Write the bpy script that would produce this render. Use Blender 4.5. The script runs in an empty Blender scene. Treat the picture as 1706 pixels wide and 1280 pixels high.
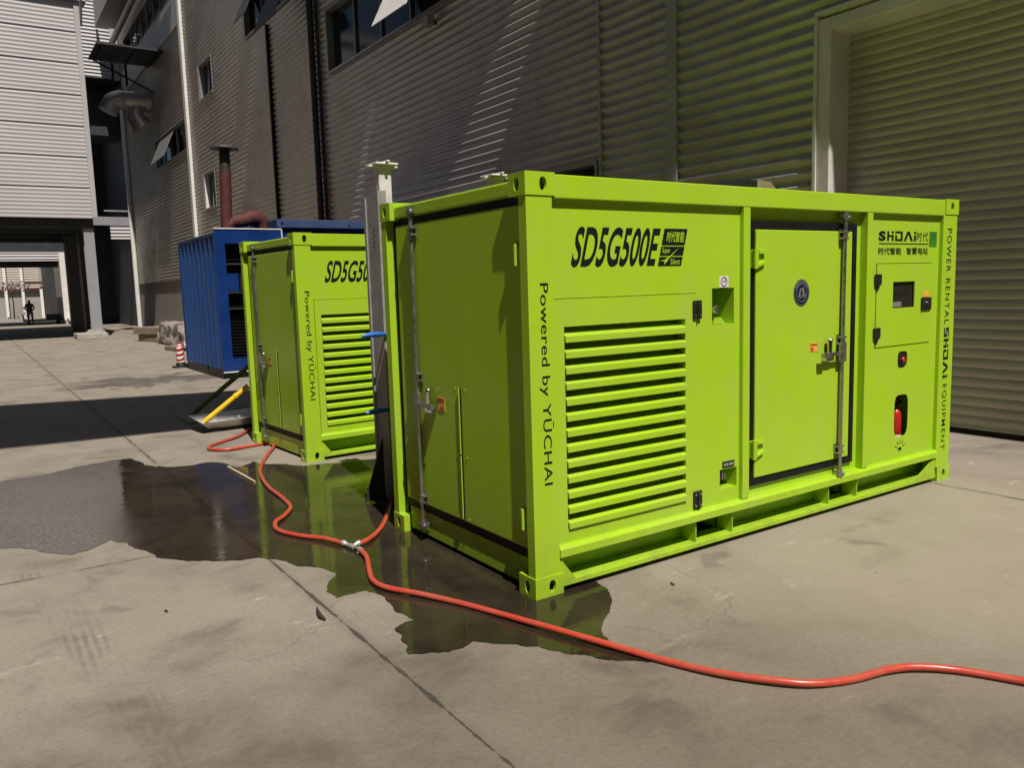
import bpy, bmesh, math, random
from mathutils import Vector, Matrix, noise
random.seed(7)
scene = bpy.context.scene
COL = scene.collection

# ------------------------------------------------------------------ camera, sky, sun
cam_d = bpy.data.cameras.new("camera"); cam = bpy.data.objects.new("camera", cam_d); COL.objects.link(cam)
cam.location = (-2.5313, -3.5835, 1.7866)
cam.rotation_euler = (1.4495278, 0.02966553, -0.5953286)
cam_d.sensor_width = 36.0
cam_d.lens = 1334.694 / 1706 * 36.0
cam_d.clip_start = 0.05; cam_d.clip_end = 2000
scene.camera = cam

SUN_D = Vector((0.17, 1.0, -1.65)).normalized()          # direction the light travels
el = math.asin(-SUN_D.z)
world = bpy.data.worlds.new("World"); scene.world = world; world.use_nodes = True
wn = world.node_tree.nodes; wl = world.node_tree.links
sky = wn.new("ShaderNodeTexSky"); sky.sky_type = 'NISHITA'; sky.sun_disc = False
sky.sun_elevation = el; sky.sun_rotation = math.atan2(-SUN_D.x, -SUN_D.y)
sky.dust_density = 1.5
wl.new(sky.outputs[0], wn["Background"].inputs[0]); wn["Background"].inputs[1].default_value = 0.05
sun_d = bpy.data.lights.new("sun", 'SUN'); sun_d.energy = 5.0; sun_d.angle = math.radians(0.5); sun_d.color = (1.0, 0.925, 0.845)
sun = bpy.data.objects.new("sun", sun_d); COL.objects.link(sun)
sun.rotation_euler = SUN_D.to_track_quat('-Z', 'Y').to_euler(); sun.location = (-3, -12, 25)
scene.view_settings.view_transform = 'Standard'; scene.view_settings.look = 'None'
scene.view_settings.exposure = 0.15; scene.view_settings.gamma = 1.0
scene.cycles.max_bounces = 8; scene.cycles.caustics_reflective = False; scene.cycles.caustics_refractive = False

# ------------------------------------------------------------------ materials
def mat(name, col, rough=0.5, metal=0.0, var=0.0, vscale=4.0, bump=0.0, bscale=60.0, rvar=0.0, stretch=(1, 1, 1), coat=0.0, spec=0.5):
    m = bpy.data.materials.new(name); m.use_nodes = True
    nt = m.node_tree; b = nt.nodes["Principled BSDF"]; L = nt.links
    b.inputs["Base Color"].default_value = (*col, 1); b.inputs["Roughness"].default_value = rough
    b.inputs["Metallic"].default_value = metal; b.inputs["Coat Weight"].default_value = coat
    b.inputs["Coat Roughness"].default_value = 0.08
    b.inputs["Specular IOR Level"].default_value = spec
    if var or bump or rvar:
        tc = nt.nodes.new("ShaderNodeTexCoord"); mp = nt.nodes.new("ShaderNodeMapping")
        mp.inputs["Scale"].default_value = stretch; L.new(tc.outputs["Object"], mp.inputs[0])
        n = nt.nodes.new("ShaderNodeTexNoise"); n.inputs["Scale"].default_value = vscale; n.inputs["Detail"].default_value = 8
        n.inputs["Roughness"].default_value = 0.62
        L.new(mp.outputs[0], n.inputs["Vector"])
        if var:
            r = nt.nodes.new("ShaderNodeValToRGB")
            r.color_ramp.elements[0].position = 0.3; r.color_ramp.elements[1].position = 0.72
            r.color_ramp.elements[0].color = (*[c * (1 - var) for c in col], 1)
            r.color_ramp.elements[1].color = (*[min(1, c * (1 + var * 0.6)) for c in col], 1)
            L.new(n.outputs[0], r.inputs[0]); L.new(r.outputs[0], b.inputs["Base Color"])
        if rvar:
            q = nt.nodes.new("ShaderNodeMapRange"); q.inputs[1].default_value = 0.3; q.inputs[2].default_value = 0.7
            q.inputs[3].default_value = max(0.02, rough - rvar); q.inputs[4].default_value = rough + rvar
            L.new(n.outputs[0], q.inputs[0]); L.new(q.outputs[0], b.inputs["Roughness"])
        if bump:
            n2 = nt.nodes.new("ShaderNodeTexNoise"); n2.inputs["Scale"].default_value = bscale; n2.inputs["Detail"].default_value = 4
            L.new(mp.outputs[0], n2.inputs["Vector"])
            bp = nt.nodes.new("ShaderNodeBump"); bp.inputs["Strength"].default_value = bump; bp.inputs["Distance"].default_value = 0.01
            L.new(n2.outputs[0], bp.inputs["Height"]); L.new(bp.outputs[0], b.inputs["Normal"])
    return m

def weathered(m, dust, amount):
    """uneven dust film, faint vertical runs and a few scuffs over a painted panel"""
    nt = m.node_tree; N = nt.nodes; L = nt.links; b = N['Principled BSDF']; src = b.inputs['Base Color'].links[0].from_socket
    tc = N.new('ShaderNodeTexCoord')
    def noi(scale, sc, det=6):
        mp = N.new('ShaderNodeMapping'); mp.inputs['Scale'].default_value = sc; L.new(tc.outputs['Object'], mp.inputs[0])
        n = N.new('ShaderNodeTexNoise'); n.inputs['Scale'].default_value = scale; n.inputs['Detail'].default_value = det; n.inputs['Roughness'].default_value = 0.65; L.new(mp.outputs[0], n.inputs[0]); return n.outputs[0]
    def rng(v, a, c, lo, hi):
        n = N.new('ShaderNodeMapRange'); n.inputs[1].default_value = a; n.inputs[2].default_value = c; n.inputs[3].default_value = lo; n.inputs[4].default_value = hi; L.new(v, n.inputs[0]); return n.outputs[0]
    def mix(f, a, c):
        n = N.new('ShaderNodeMix'); n.data_type = 'RGBA'; L.new(f, n.inputs[0]); L.new(a, n.inputs[6])
        n.inputs[7].default_value = (*c, 1); return n.outputs[2]
    c = mix(rng(noi(1.7, (1, 1, 1)), 0.42, 0.72, 0, amount), src, dust)
    c = mix(rng(noi(7.0, (1, 1, 0.06)), 0.56, 0.74, 0, amount * 0.8), c, dust)
    c = mix(rng(noi(26.0, (1, 1, 0.5), 3), 0.70, 0.76, 0, amount * 1.3), c, tuple(q * 0.35 for q in dust))
    sp = N.new('ShaderNodeSeparateXYZ'); L.new(tc.outputs['Object'], sp.inputs[0])
    lo = rng(sp.outputs[2], 0.0, 0.42, 1.0, 0.0); mu = N.new('ShaderNodeMath'); mu.operation = 'MULTIPLY'; L.new(lo, mu.inputs[0]); L.new(rng(noi(9.0, (1, 1, 1)), 0.42, 0.66, 0, 0.34), mu.inputs[1])
    c = mix(mu.outputs[0], c, (0.16, 0.15, 0.09))
    L.new(c, b.inputs['Base Color'])
    return m
M = {}
M['green'] = mat("green_paint", (0.345, 0.56, 0.018), 0.27, var=0.05, vscale=1.3, spec=0.3, bump=0.13, bscale=2.2, rvar=0.06)
weathered(M['green'], (0.40, 0.42, 0.17), 0.20)
M['gasket'] = mat("black_rubber", (0.008, 0.008, 0.010), 0.55, var=0.3, vscale=8, spec=0.25)
M['ink'] = mat("black_vinyl", (0.008, 0.010, 0.012), 0.5, spec=0.2)
M['steel'] = mat("galvanised_rod", (0.42, 0.41, 0.38), 0.32, 0.9, var=0.25, vscale=20, rvar=0.1)
M['chrome'] = mat("chrome", (0.7, 0.7, 0.7), 0.12, 1.0)
M['black'] = mat("black_plastic", (0.015, 0.015, 0.016), 0.4, var=0.2, vscale=6)
M['dark'] = mat("dark_interior", (0.02, 0.022, 0.02), 0.8, var=0.3)
M['screen'] = mat("dark_glass", (0.02, 0.02, 0.018), 0.08, var=0.4, vscale=5)
M['emblem'] = mat("navy_vinyl", (0.006, 0.010, 0.034), 0.45, spec=0.25)
M['white'] = mat("white_paint", (0.72, 0.70, 0.66), 0.45, var=0.12, vscale=3)
M['orange'] = mat("warning_label", (0.75, 0.42, 0.06), 0.45, var=0.15, vscale=40)
M['redlab'] = mat("red_label", (0.5, 0.05, 0.02), 0.45)
M['red'] = mat("red_paint", (0.42, 0.016, 0.013), 0.35, var=0.15, vscale=5)
M['hose'] = mat("red_hose", (0.56, 0.052, 0.033), 0.3, var=0.16, vscale=9, bump=0.1, bscale=40, rvar=0.08)
M['yellow'] = mat("yellow_paint", (0.75, 0.52, 0.02), 0.4, var=0.2, vscale=9)
M['olive'] = mat("olive_paint", (0.14, 0.19, 0.05), 0.5, var=0.25, vscale=6)
M['alu'] = mat("aluminium", (0.62, 0.58, 0.54), 0.38, 0.55, var=0.25, vscale=9, rvar=0.1)
M['jack'] = mat("grey_steel", (0.36, 0.36, 0.34), 0.5, 0.25, var=0.22, vscale=7, bump=0.15, bscale=50, rvar=0.1)
M['jackw'] = mat("chipped_white_steel", (0.68, 0.66, 0.64), 0.5, 0.0, var=0.2, vscale=13)
M['blue'] = mat("blue_paint", (0.002, 0.028, 0.155), 0.5, var=0.25, vscale=2.5, rvar=0.1, spec=0.2)
M['bluerail'] = mat("faded_blue_paint", (0.04, 0.07, 0.17), 0.45, var=0.25, vscale=3)
M['handle'] = mat("blue_handle", (0.02, 0.14, 0.5), 0.4, var=0.15, vscale=8)
M['rust'] = mat("rust_red_steel", (0.085, 0.017, 0.015), 0.75, var=0.45, vscale=7, bump=0.3, bscale=30)
M['soot'] = mat("sooty_steel", (0.035, 0.033, 0.03), 0.6, var=0.4, vscale=9)
M['wall'] = mat("galvalume_cladding", (0.49, 0.455, 0.405), 0.40, 0.36, var=0.16, vscale=0.7, rvar=0.1, stretch=(1, 1, 2.5))
M['flash'] = mat("cladding_flashing", (0.42, 0.41, 0.38), 0.45, 0.35, var=0.12, vscale=1.5)
M['facade'] = mat("pale_cladding", (0.40, 0.388, 0.39), 0.55, 0.08, var=0.08, vscale=0.4)
M['plinth'] = mat("plinth_render", (0.30, 0.275, 0.25), 0.85, var=0.15, vscale=1.2, bump=0.2, bscale=20)
M['roller'] = mat("roller_slats", (0.50, 0.47, 0.41), 0.45, 0.22, var=0.18, vscale=1.2, rvar=0.08, stretch=(1, 0.6, 3))
M['jamb'] = mat("jamb_metal", (0.72, 0.68, 0.62), 0.5, 0.1, var=0.12, vscale=2)
M['glass'] = mat("window_glass", (0.010, 0.014, 0.014), 0.10, var=0.4, vscale=1.2, spec=0.22)
M['frame'] = mat("window_frame", (0.30, 0.30, 0.29), 0.4, 0.4, var=0.1)
M['darkst'] = mat("dark_steel", (0.03, 0.032, 0.035), 0.6, var=0.3, vscale=1.5)
M['greyst'] = mat("grey_column_paint", (0.26, 0.27, 0.29), 0.5, var=0.1, vscale=1.5)
M['conc'] = mat("pedestal_concrete", (0.36, 0.33, 0.29), 0.9, var=0.3, vscale=4, bump=0.4, bscale=20)
M['beige'] = mat("beige_panel", (0.40, 0.36, 0.31), 0.55, var=0.1, vscale=0.8)
M['wood'] = mat("pallet_wood", (0.26, 0.20, 0.15), 0.8, var=0.4, vscale=6, stretch=(1, 6, 6))
M['stick'] = mat("pale_wood", (0.52, 0.42, 0.27), 0.7, var=0.25, vscale=14)
M['leaf'] = mat("dry_leaf", (0.04, 0.03, 0.018), 0.8, var=0.3, vscale=30)
M['film'] = mat("plastic_film", (0.30, 0.255, 0.23), 0.35, var=0.45, vscale=3, bump=0.6, bscale=9)
M['skin'] = mat("skin", (0.30, 0.17, 0.11), 0.6)
M['cloth'] = mat("dark_clothing", (0.02, 0.022, 0.03), 0.9, var=0.2)
M['tan'] = mat("bare_cowl", (0.34, 0.27, 0.19), 0.5, 0.4, var=0.3, vscale=9)

def ground_material(wet, damp=False):
    m = bpy.data.materials.new("wet_concrete" if wet else "yard_concrete"); m.use_nodes = True
    nt = m.node_tree; N = nt.nodes; L = nt.links; b = N["Principled BSDF"]
    tc = N.new("ShaderNodeTexCoord"); P = tc.outputs["Object"]
    def noi(scale, detail=6, rough=0.6, vec=None, dist=0.0):
        n = N.new("ShaderNodeTexNoise"); n.inputs["Scale"].default_value = scale; n.inputs["Detail"].default_value = detail
        n.inputs["Roughness"].default_value = rough; n.inputs["Distortion"].default_value = dist
        L.new(vec or P, n.inputs["Vector"]); return n.outputs[0]
    def mth(op, a, c=None, d=None):
        n = N.new("ShaderNodeMath"); n.operation = op
        for i, v in enumerate((a, c, d)):
            if v is None: continue
            if isinstance(v, (int, float)): n.inputs[i].default_value = v
            else: L.new(v, n.inputs[i])
        return n.outputs[0]
    def rng(v, a, c, lo=0.0, hi=1.0, smooth=True):
        n = N.new("ShaderNodeMapRange"); n.interpolation_type = 'SMOOTHSTEP' if smooth else 'LINEAR'
        n.inputs[1].default_value = a; n.inputs[2].default_value = c; n.inputs[3].default_value = lo; n.inputs[4].default_value = hi
        L.new(v, n.inputs[0]); return n.outputs[0]
    def mix(f, a, c, mode='MIX'):
        n = N.new("ShaderNodeMix"); n.data_type = 'RGBA'; n.blend_type = mode
        if isinstance(f, float): n.inputs[0].default_value = f
        else: L.new(f, n.inputs[0])
        for i, v in ((6, a), (7, c)):
            if isinstance(v, tuple): n.inputs[i].default_value = (*v, 1)
            else: L.new(v, n.inputs[i])
        return n.outputs[2]
    sp = N.new("ShaderNodeSeparateXYZ"); L.new(P, sp.inputs[0]); X, Y = sp.outputs[0], sp.outputs[1]
    def mapped(sx, sy):
        mp = N.new("ShaderNodeMapping"); mp.inputs["Scale"].default_value = (sx, sy, 1); mp.inputs["Rotation"].default_value = (0, 0, 0.4)
        L.new(P, mp.inputs[0]); return mp.outputs[0]
    big = noi(0.35, 5, 0.55); mid = noi(1.6, 8, 0.62, dist=0.4); fine = noi(38, 6, 0.7); grit = noi(170, 3, 0.6)
    brush = noi(5.0, 6, 0.65, mapped(1.0, 6.0))
    c = mix(rng(big, 0.32, 0.68), (0.180, 0.159, 0.127), (0.251, 0.220, 0.176))
    c = mix(rng(mid, 0.38, 0.66), c, (0.265, 0.233, 0.189))
    c = mix(rng(mid, 0.47, 0.31, 0.0, 0.75), c, (0.132, 0.116, 0.096))
    c = mix(rng(brush, 0.5, 0.75, 0.0, 0.35), c, (0.286, 0.260, 0.220))
    c = mix(rng(fine, 0.40, 0.68, 0.0, 0.34), c, (0.120, 0.105, 0.083))
    c = mix(rng(grit, 0.58, 0.72, 0.0, 0.42), c, (0.370, 0.339, 0.291))
    # pale cement scuffs
    c = mix(mth('MULTIPLY', rng(noi(2.6, 9, 0.74, mapped(1.0, 3.2), 0.6), 0.57, 0.70, 0.0, 0.65), rng(noi(0.7, 2), 0.45, 0.6)), c, (0.415, 0.379, 0.326))
    # dark grime spots
    vor = N.new("ShaderNodeTexVoronoi"); vor.inputs["Scale"].default_value = 2.3; L.new(P, vor.inputs["Vector"])
    c = mix(mth('MULTIPLY', rng(vor.outputs["Distance"], 0.05, 0.015), 0.7), c, (0.071, 0.062, 0.053))
    # darker tone towards the front, paler tone beside the container
    g1 = mth('ADD', mth('MULTIPLY', mth('ADD', X, 1.2), mth('ADD', X, 1.2)), mth('MULTIPLY', mth('ADD', Y, 2.6), mth('ADD', Y, 2.6)))
    c = mix(rng(mth('ADD', g1, mth('MULTIPLY_ADD', mid, 6.0, -3.0)), 13.0, 1.5, 0.0, 1.0), c, (0.66, 0.63, 0.605), 'MULTIPLY')
    g2 = mth('ADD', mth('MULTIPLY', mth('ADD', X, -3.2), mth('ADD', X, -3.2)), mth('MULTIPLY', mth('ADD', Y, 1.0), mth('ADD', Y, 1.0)))
    c = mix(rng(mth('ADD', g2, mth('MULTIPLY_ADD', mid, 8.0, -4.0)), 8.0, 0.5, 0.0, 0.45), c, (0.30, 0.262, 0.195))
    # hairline cracks, tyre marks, small spills
    vw = N.new('ShaderNodeVectorMath'); vw.operation = 'ADD'; nn = N.new('ShaderNodeTexNoise'); nn.inputs['Scale'].default_value = 1.3; nn.inputs['Detail'].default_value = 6; L.new(P, nn.inputs['Vector']); L.new(P, vw.inputs[0]); L.new(nn.outputs['Color'], vw.inputs[1])
    vc = N.new('ShaderNodeTexVoronoi'); vc.feature = 'DISTANCE_TO_EDGE'; vc.inputs['Scale'].default_value = 0.33; L.new(vw.outputs[0], vc.inputs['Vector'])
    crack = mth('MULTIPLY', rng(vc.outputs['Distance'], 0.0022, 0.0008), rng(noi(0.8, 3, 0.6), 0.50, 0.60))
    c = mix(mth('MULTIPLY', crack, 0.3), c, (0.04, 0.034, 0.028))
    tx = mth('ABSOLUTE', mth('ADD', mth('ADD', X, 2.05), mth('MULTIPLY', Y, 0.12))); tread = rng(mth('PINGPONG', X, 0.022), 0.006, 0.016, 0.25, 1.0)
    c = mix(mth('MULTIPLY', mth('MULTIPLY', rng(tx, 0.14, 0.08), tread), rng(mth('ADD', noi(1.4, 4, 0.7), 0.0), 0.46, 0.62, 0.0, 0.5)), c, (0.085, 0.074, 0.062))
    spill = mth('MULTIPLY', rng(noi(1.15, 4, 0.55, dist=0.3), 0.66, 0.70), 0.42)
    c = mix(spill, c, (0.095, 0.082, 0.068))
    # oily streaks far down the yard
    wob = mth('MULTIPLY_ADD', noi(0.9, 5, 0.7, dist=1.0), 5.0, -2.5)
    ex = mth('DIVIDE', mth('ADD', X, -0.6), 1.9); ey = mth('DIVIDE', mth('ADD', mth('ADD', Y, -15.0), wob), 1.1)
    ell = mth('ADD', mth('MULTIPLY', ex, ex), mth('MULTIPLY', ey, ey))
    c = mix(rng(ell, 1.1, 0.35, 0.0, 0.75), c, (0.055, 0.048, 0.042))
    # sawn joints and cracks
    wj = mth('MULTIPLY_ADD', noi(3.0, 5, 0.7), 0.06, -0.03)
    dx = mth('ABSOLUTE', mth('ADD', mth('ADD', mth('PINGPONG', mth('ADD', X, 1.0), 2.6), 0.0), wj))
    dy = mth('ABSOLUTE', mth('ADD', mth('PINGPONG', mth('ADD', mth('ADD', Y, -2.27), mth('MULTIPLY', X, 0.02)), 2.75), wj))
    wid = rng(noi(2.1, 6, 0.75), 0.35, 0.75, 0.003, 0.017)
    jx = mth('LESS_THAN', mth('SUBTRACT', dx, wid), 0.0); jy = mth('LESS_THAN', mth('SUBTRACT', dy, mth('MULTIPLY', wid, 0.7)), 0.0)
    j = mth('MAXIMUM', jx, jy)
    halo = mth('MAXIMUM', rng(dx, 0.07, 0.0), rng(dy, 0.05, 0.0))
    c = mix(mth('MULTIPLY', halo, rng(mid, 0.35, 0.6, 0.05, 0.4)), c, (0.11, 0.095, 0.078))
    c = mix(mth('MULTIPLY', j, 0.85), c, (0.035, 0.03, 0.026))
    h = mth('ADD', mth('MULTIPLY', fine, 0.4), mth('MULTIPLY', grit, 0.25)); h = mth('SUBTRACT', h, mth('MULTIPLY', j, 1.2))
    bp = N.new("ShaderNodeBump"); bp.inputs["Distance"].default_value = 0.006
    if wet:
        c = mix(0.93, c, mix(rng(mid, 0.3, 0.7), (0.007, 0.0045, 0.002), (0.026, 0.017, 0.009)))
        film = noi(1.1, 5, 0.6, dist=0.5)
        L.new(rng(film, 0.4, 0.68, 0.03, 0.13), b.inputs["Roughness"])
        thin = rng(X, -1.55, -2.0, 0.0, 1.0); c = mix(mth('MULTIPLY', thin, rng(fine, 0.4, 0.62, 0.15, 0.9)), c, (0.125, 0.112, 0.098))  # left part paler: bright facade reflection put into the base colour, with grain
        h2 = mth('ADD', mth('MULTIPLY', noi(9.0, 3, 0.5, mapped(1, 2.2)), 1.0), mth('MULTIPLY', fine, mth('ADD', rng(film, 0.45, 0.7, 0.03, 0.5), mth('MULTIPLY', thin, 1.1))))
        bp.inputs["Strength"].default_value = 0.16; L.new(h2, bp.inputs["Height"])
        b.inputs["IOR"].default_value = 1.40
    elif damp:
        c = mix(0.55, c, (0.06, 0.048, 0.035)); b.inputs['Roughness'].default_value = 0.5
        bp.inputs['Strength'].default_value = 0.5; L.new(h, bp.inputs['Height'])
    else:
        L.new(rng(mid, 0.3, 0.7, 0.72, 0.92), b.inputs["Roughness"])
        bp.inputs["Strength"].default_value = 0.55; L.new(h, bp.inputs["Height"])
    L.new(bp.outputs[0], b.inputs["Normal"]); L.new(c, b.inputs["Base Color"])
    return m
M['ground'] = ground_material(False); M['damp'] = ground_material(False, True); M['wet'] = ground_material(True)

M['blueside'] = mat('lighter_blue_side', (0.014, 0.085, 0.33), 0.45, var=0.3, vscale=2.5, rvar=0.1, spec=0.3); weathered(M['blue'], (0.015, 0.04, 0.13), 0.2); weathered(M['blueside'], (0.05, 0.09, 0.2), 0.25); weathered(M['hose'], (0.22, 0.12, 0.09), 0.35); weathered(M['wall'], (0.22, 0.19, 0.16), 0.35)  # corrugated side gets a lighter blue than the front panel

# ------------------------------------------------------------------ mesh helpers
class MB:
    """collects shapes; build() links them as ONE mesh object"""
    def __init__(s): s.v = []; s.f = []; s.sm = []; s.mi = []; s.cur = 0
    def add(s, verts, faces, smooth=False):
        o = len(s.v); s.v += [tuple(v) for v in verts]
        for f in faces: s.f.append(tuple(i + o for i in f)); s.sm.append(smooth); s.mi.append(s.cur)
        return s
    def use(s, i): s.cur = i; return s
    def box(s, x0, x1, y0, y1, z0, z1, bev=0.0, mtx=None):
        if x0 > x1: x0, x1 = x1, x0
        if y0 > y1: y0, y1 = y1, y0
        if z0 > z1: z0, z1 = z1, z0
        V = [(x0, y0, z0), (x1, y0, z0), (x1, y1, z0), (x0, y1, z0), (x0, y0, z1), (x1, y0, z1), (x1, y1, z1), (x0, y1, z1)]
        F = [(0, 3, 2, 1), (4, 5, 6, 7), (0, 1, 5, 4), (1, 2, 6, 5), (2, 3, 7, 6), (3, 0, 4, 7)]
        if bev > 0:
            bm = bmesh.new(); vs = [bm.verts.new(v) for v in V]
            for f in F: bm.faces.new([vs[i] for i in f])
            bmesh.ops.bevel(bm, geom=bm.edges[:], offset=min(bev, 0.45 * min(x1 - x0, y1 - y0, z1 - z0)), segments=2, affect='EDGES', profile=0.5)
            bm.verts.index_update(); V = [v.co.copy() for v in bm.verts]; F = [[v.index for v in f.verts] for f in bm.faces]; bm.free()
        if mtx is not None: V = [mtx @ Vector(v) for v in V]
        return s.add(V, F)
    def prism(s, poly, a0, a1, axis='z'):
        """poly: 2D outline; axis z -> (x,y), y -> (x,z), x -> (y,z)"""
        def P(p, a): return (p[0], p[1], a) if axis == 'z' else ((p[0], a, p[1]) if axis == 'y' else (a, p[0], p[1]))
        n = len(poly); V = [P(p, a0) for p in poly] + [P(p, a1) for p in poly]
        F = [tuple(range(n)), tuple(range(2 * n - 1, n - 1, -1))] + [(i, n + i, n + (i + 1) % n, (i + 1) % n) for i in range(n)]
        return s.add(V, F)
    def tube(s, pts, r, seg=12, cap=True):
        pts = [Vector(p) for p in pts]; n = len(pts)
        rs = r if isinstance(r, (list, tuple)) else [r] * n
        V = []; up = None
        for i, p in enumerate(pts):
            t = (pts[min(i + 1, n - 1)] - pts[max(i - 1, 0)]).normalized()
            if up is None: up = Vector((0, 0, 1)) if abs(t.z) < 0.9 else Vector((1, 0, 0))
            a = t.cross(up).normalized(); bb = a.cross(t).normalized(); up = bb
            for k in range(seg):
                q = 2 * math.pi * k / seg; V.append(p + (a * math.cos(q) + bb * math.sin(q)) * rs[i])
        F = [(i * seg + k, i * seg + (k + 1) % seg, (i + 1) * seg + (k + 1) % seg, (i + 1) * seg + k) for i in range(n - 1) for k in range(seg)]
        s.add(V, F, True)
        if cap:
            s.add(V[:seg], [tuple(range(seg))[::-1]]); s.add(V[-seg:], [tuple(range(seg))])
        return s
    def cyl(s, c0, c1, r, seg=16): return s.tube([c0, c1], r, seg)
    def build(s, name, m, parent=None, loc=None):
        me = bpy.data.meshes.new(name); me.from_pydata(s.v, [], s.f)
        for mm in (m if isinstance(m, (list, tuple)) else [m]): me.materials.append(mm)
        bm = bmesh.new(); bm.from_mesh(me); bmesh.ops.recalc_face_normals(bm, faces=bm.faces[:]); bm.to_mesh(me); bm.free()
        me.polygons.foreach_set('use_smooth', s.sm); me.polygons.foreach_set('material_index', s.mi); me.update()
        o = bpy.data.objects.new(name, me); COL.objects.link(o)
        if parent: o.parent = parent
        if loc: o.location = loc
        return o

def tag(o, label=None, cat=None, group=None, kind=None):
    for k, v in (('label', label), ('category', cat), ('group', group), ('kind', kind)):
        if v: o[k] = v
    return o
def thing(name, label, cat, loc=(0, 0, 0), rz=0, group=None):
    o = bpy.data.objects.new(name, None); COL.objects.link(o); o.location = loc; o.rotation_euler.z = rz
    o.empty_display_size = 0.2
    return tag(o, label, cat, group)
def copy_tree(o, parent=None):
    c = o.copy(); COL.objects.link(c)
    if parent: c.parent = parent
    for ch in list(o.children): copy_tree(ch, c)
    return c

def fill2d(loops, depth):
    """outline with holes -> verts (x,y,z 0..depth), faces"""
    cu = bpy.data.curves.new("tmp", 'CURVE'); cu.dimensions = '2D'; cu.fill_mode = 'BOTH'; cu.extrude = depth / 2
    for lp in loops:
        sp = cu.splines.new('POLY'); sp.points.add(len(lp) - 1); sp.use_cyclic_u = True
        for p, q in zip(sp.points, lp): p.co = (q[0], q[1], 0, 1)
    o = bpy.data.objects.new("tmp", cu); COL.objects.link(o); bpy.context.view_layer.update()
    me = bpy.data.meshes.new_from_object(o.evaluated_get(bpy.context.evaluated_depsgraph_get()))
    V = [(v.co.x, v.co.y, v.co.z + depth / 2) for v in me.vertices]; F = [tuple(p.vertices) for p in me.polygons]
    bpy.data.objects.remove(o); bpy.data.curves.remove(cu); bpy.data.meshes.remove(me)
    return V, F
def plate(mb, loops, depth, o, u, w):
    """fill2d shape placed with 2D axes u,w at origin o; thickness along u x w"""
    V, F = fill2d(loops, depth); o, u, w = Vector(o), Vector(u), Vector(w); n = u.cross(w)
    return mb.add([o + u * v[0] + w * v[1] + n * v[2] for v in V], F)
def oval(cx, cy, a, b, n=20, p=2.4):
    r = []
    for i in range(n):
        t = 2 * math.pi * i / n; c, s_ = math.cos(t), math.sin(t)
        r.append((cx + a * math.copysign(abs(c) ** (2 / p), c), cy + b * math.copysign(abs(s_) ** (2 / p), s_)))
    return r
def rect(x0, x1, y0, y1): return [(x0, y0), (x1, y0), (x1, y1), (x0, y1)]

def text_geo(s, bold=0.0, spacing=1.0):
    cu = bpy.data.curves.new("tmp", 'FONT'); cu.body = s; cu.offset = bold; cu.space_character = spacing; cu.resolution_u = 4
    o = bpy.data.objects.new("tmp", cu); COL.objects.link(o); bpy.context.view_layer.update()
    me = bpy.data.meshes.new_from_object(o.evaluated_get(bpy.context.evaluated_depsgraph_get()))
    V = [(v.co.x, v.co.y) for v in me.vertices]; F = [tuple(p.vertices) for p in me.polygons]
    bpy.data.objects.remove(o); bpy.data.curves.remove(cu); bpy.data.meshes.remove(me)
    return V, F
def text(mb, s, o, u, w, W, H, shear=0.0, bold=0.0, spacing=1.0):
    """lettering stretched to W x H, lower-left corner at o, axes u (reading), w (up); a thin vinyl layer"""
    V, F = text_geo(s, bold, spacing); o, u, w = Vector(o), Vector(u), Vector(w)
    x0 = min(v[0] for v in V); x1 = max(v[0] for v in V); y0 = min(v[1] for v in V); y1 = max(v[1] for v in V)
    return mb.add([o + u * ((v[0] - x0) / (x1 - x0) * W + shear * (v[1] - y0) / (y1 - y0) * H) + w * ((v[1] - y0) / (y1 - y0) * H) for v in V], F)

def grid_cells(a0, a1, b0, b1, holes):
    A = sorted({a0, a1, *[q for h in holes for q in h[:2] if a0 < q < a1]}); B = sorted({b0, b1, *[q for h in holes for q in h[2:] if b0 < q < b1]})
    for i in range(len(A) - 1):
        for j in range(len(B) - 1):
            ca, cb = (A[i] + A[i + 1]) / 2, (B[j] + B[j + 1]) / 2
            if not any(h[0] < ca < h[1] and h[2] < cb < h[3] for h in holes): yield A[i], A[i + 1], B[j], B[j + 1]

TRAP = [(k / 12, (0.5 - 0.5 * math.cos(2 * math.pi * k / 12)) ** 1.5) for k in range(12)]
def ribbed(mb, o, u, n, L, z0, z1, pitch, depth, prof=TRAP, joint=0):
    """horizontally ribbed sheet: from o along u for L, between heights z0..z1, bulging along n"""
    o, u, n = Vector(o), Vector(u), Vector(n); pts = []
    def off(z):
        f = (z / pitch) % 1.0; P = prof + [(1.0, prof[0][1])]
        for (a, c), (b, d) in zip(P, P[1:]):
            if a <= f <= b: return depth * (c + (d - c) * (f - a) / max(1e-6, b - a))
        return 0
    zs = {z0, z1}; k = math.floor(z0 / pitch)
    while k * pitch < z1:
        for a, _ in prof:
            z = (k + a) * pitch
            if z0 < z < z1: zs.add(z)
        k += 1
    zs = sorted(zs); V = []
    for z in zs:
        d = off(z + (1e-5 if z < z1 else -1e-5))
        if joint and (math.floor(z / pitch) % joint == 0) and (z / pitch) % 1 < 0.4: d -= 0.03
        V += [o + n * d + Vector((0, 0, z)), o + u * L + n * d + Vector((0, 0, z))]
    mb.add(V, [(2 * i, 2 * i + 1, 2 * i + 3, 2 * i + 2) for i in range(len(zs) - 1)], True)

# ------------------------------------------------------------------ ground
g = MB(); S = 400
g.add([(-S, -S, 0), (S, -S, 0), (S, S, 0), (-S, S, 0)], [(0, 1, 2, 3)])
tag(g.build('ground', M['ground']), kind='structure')

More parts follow.
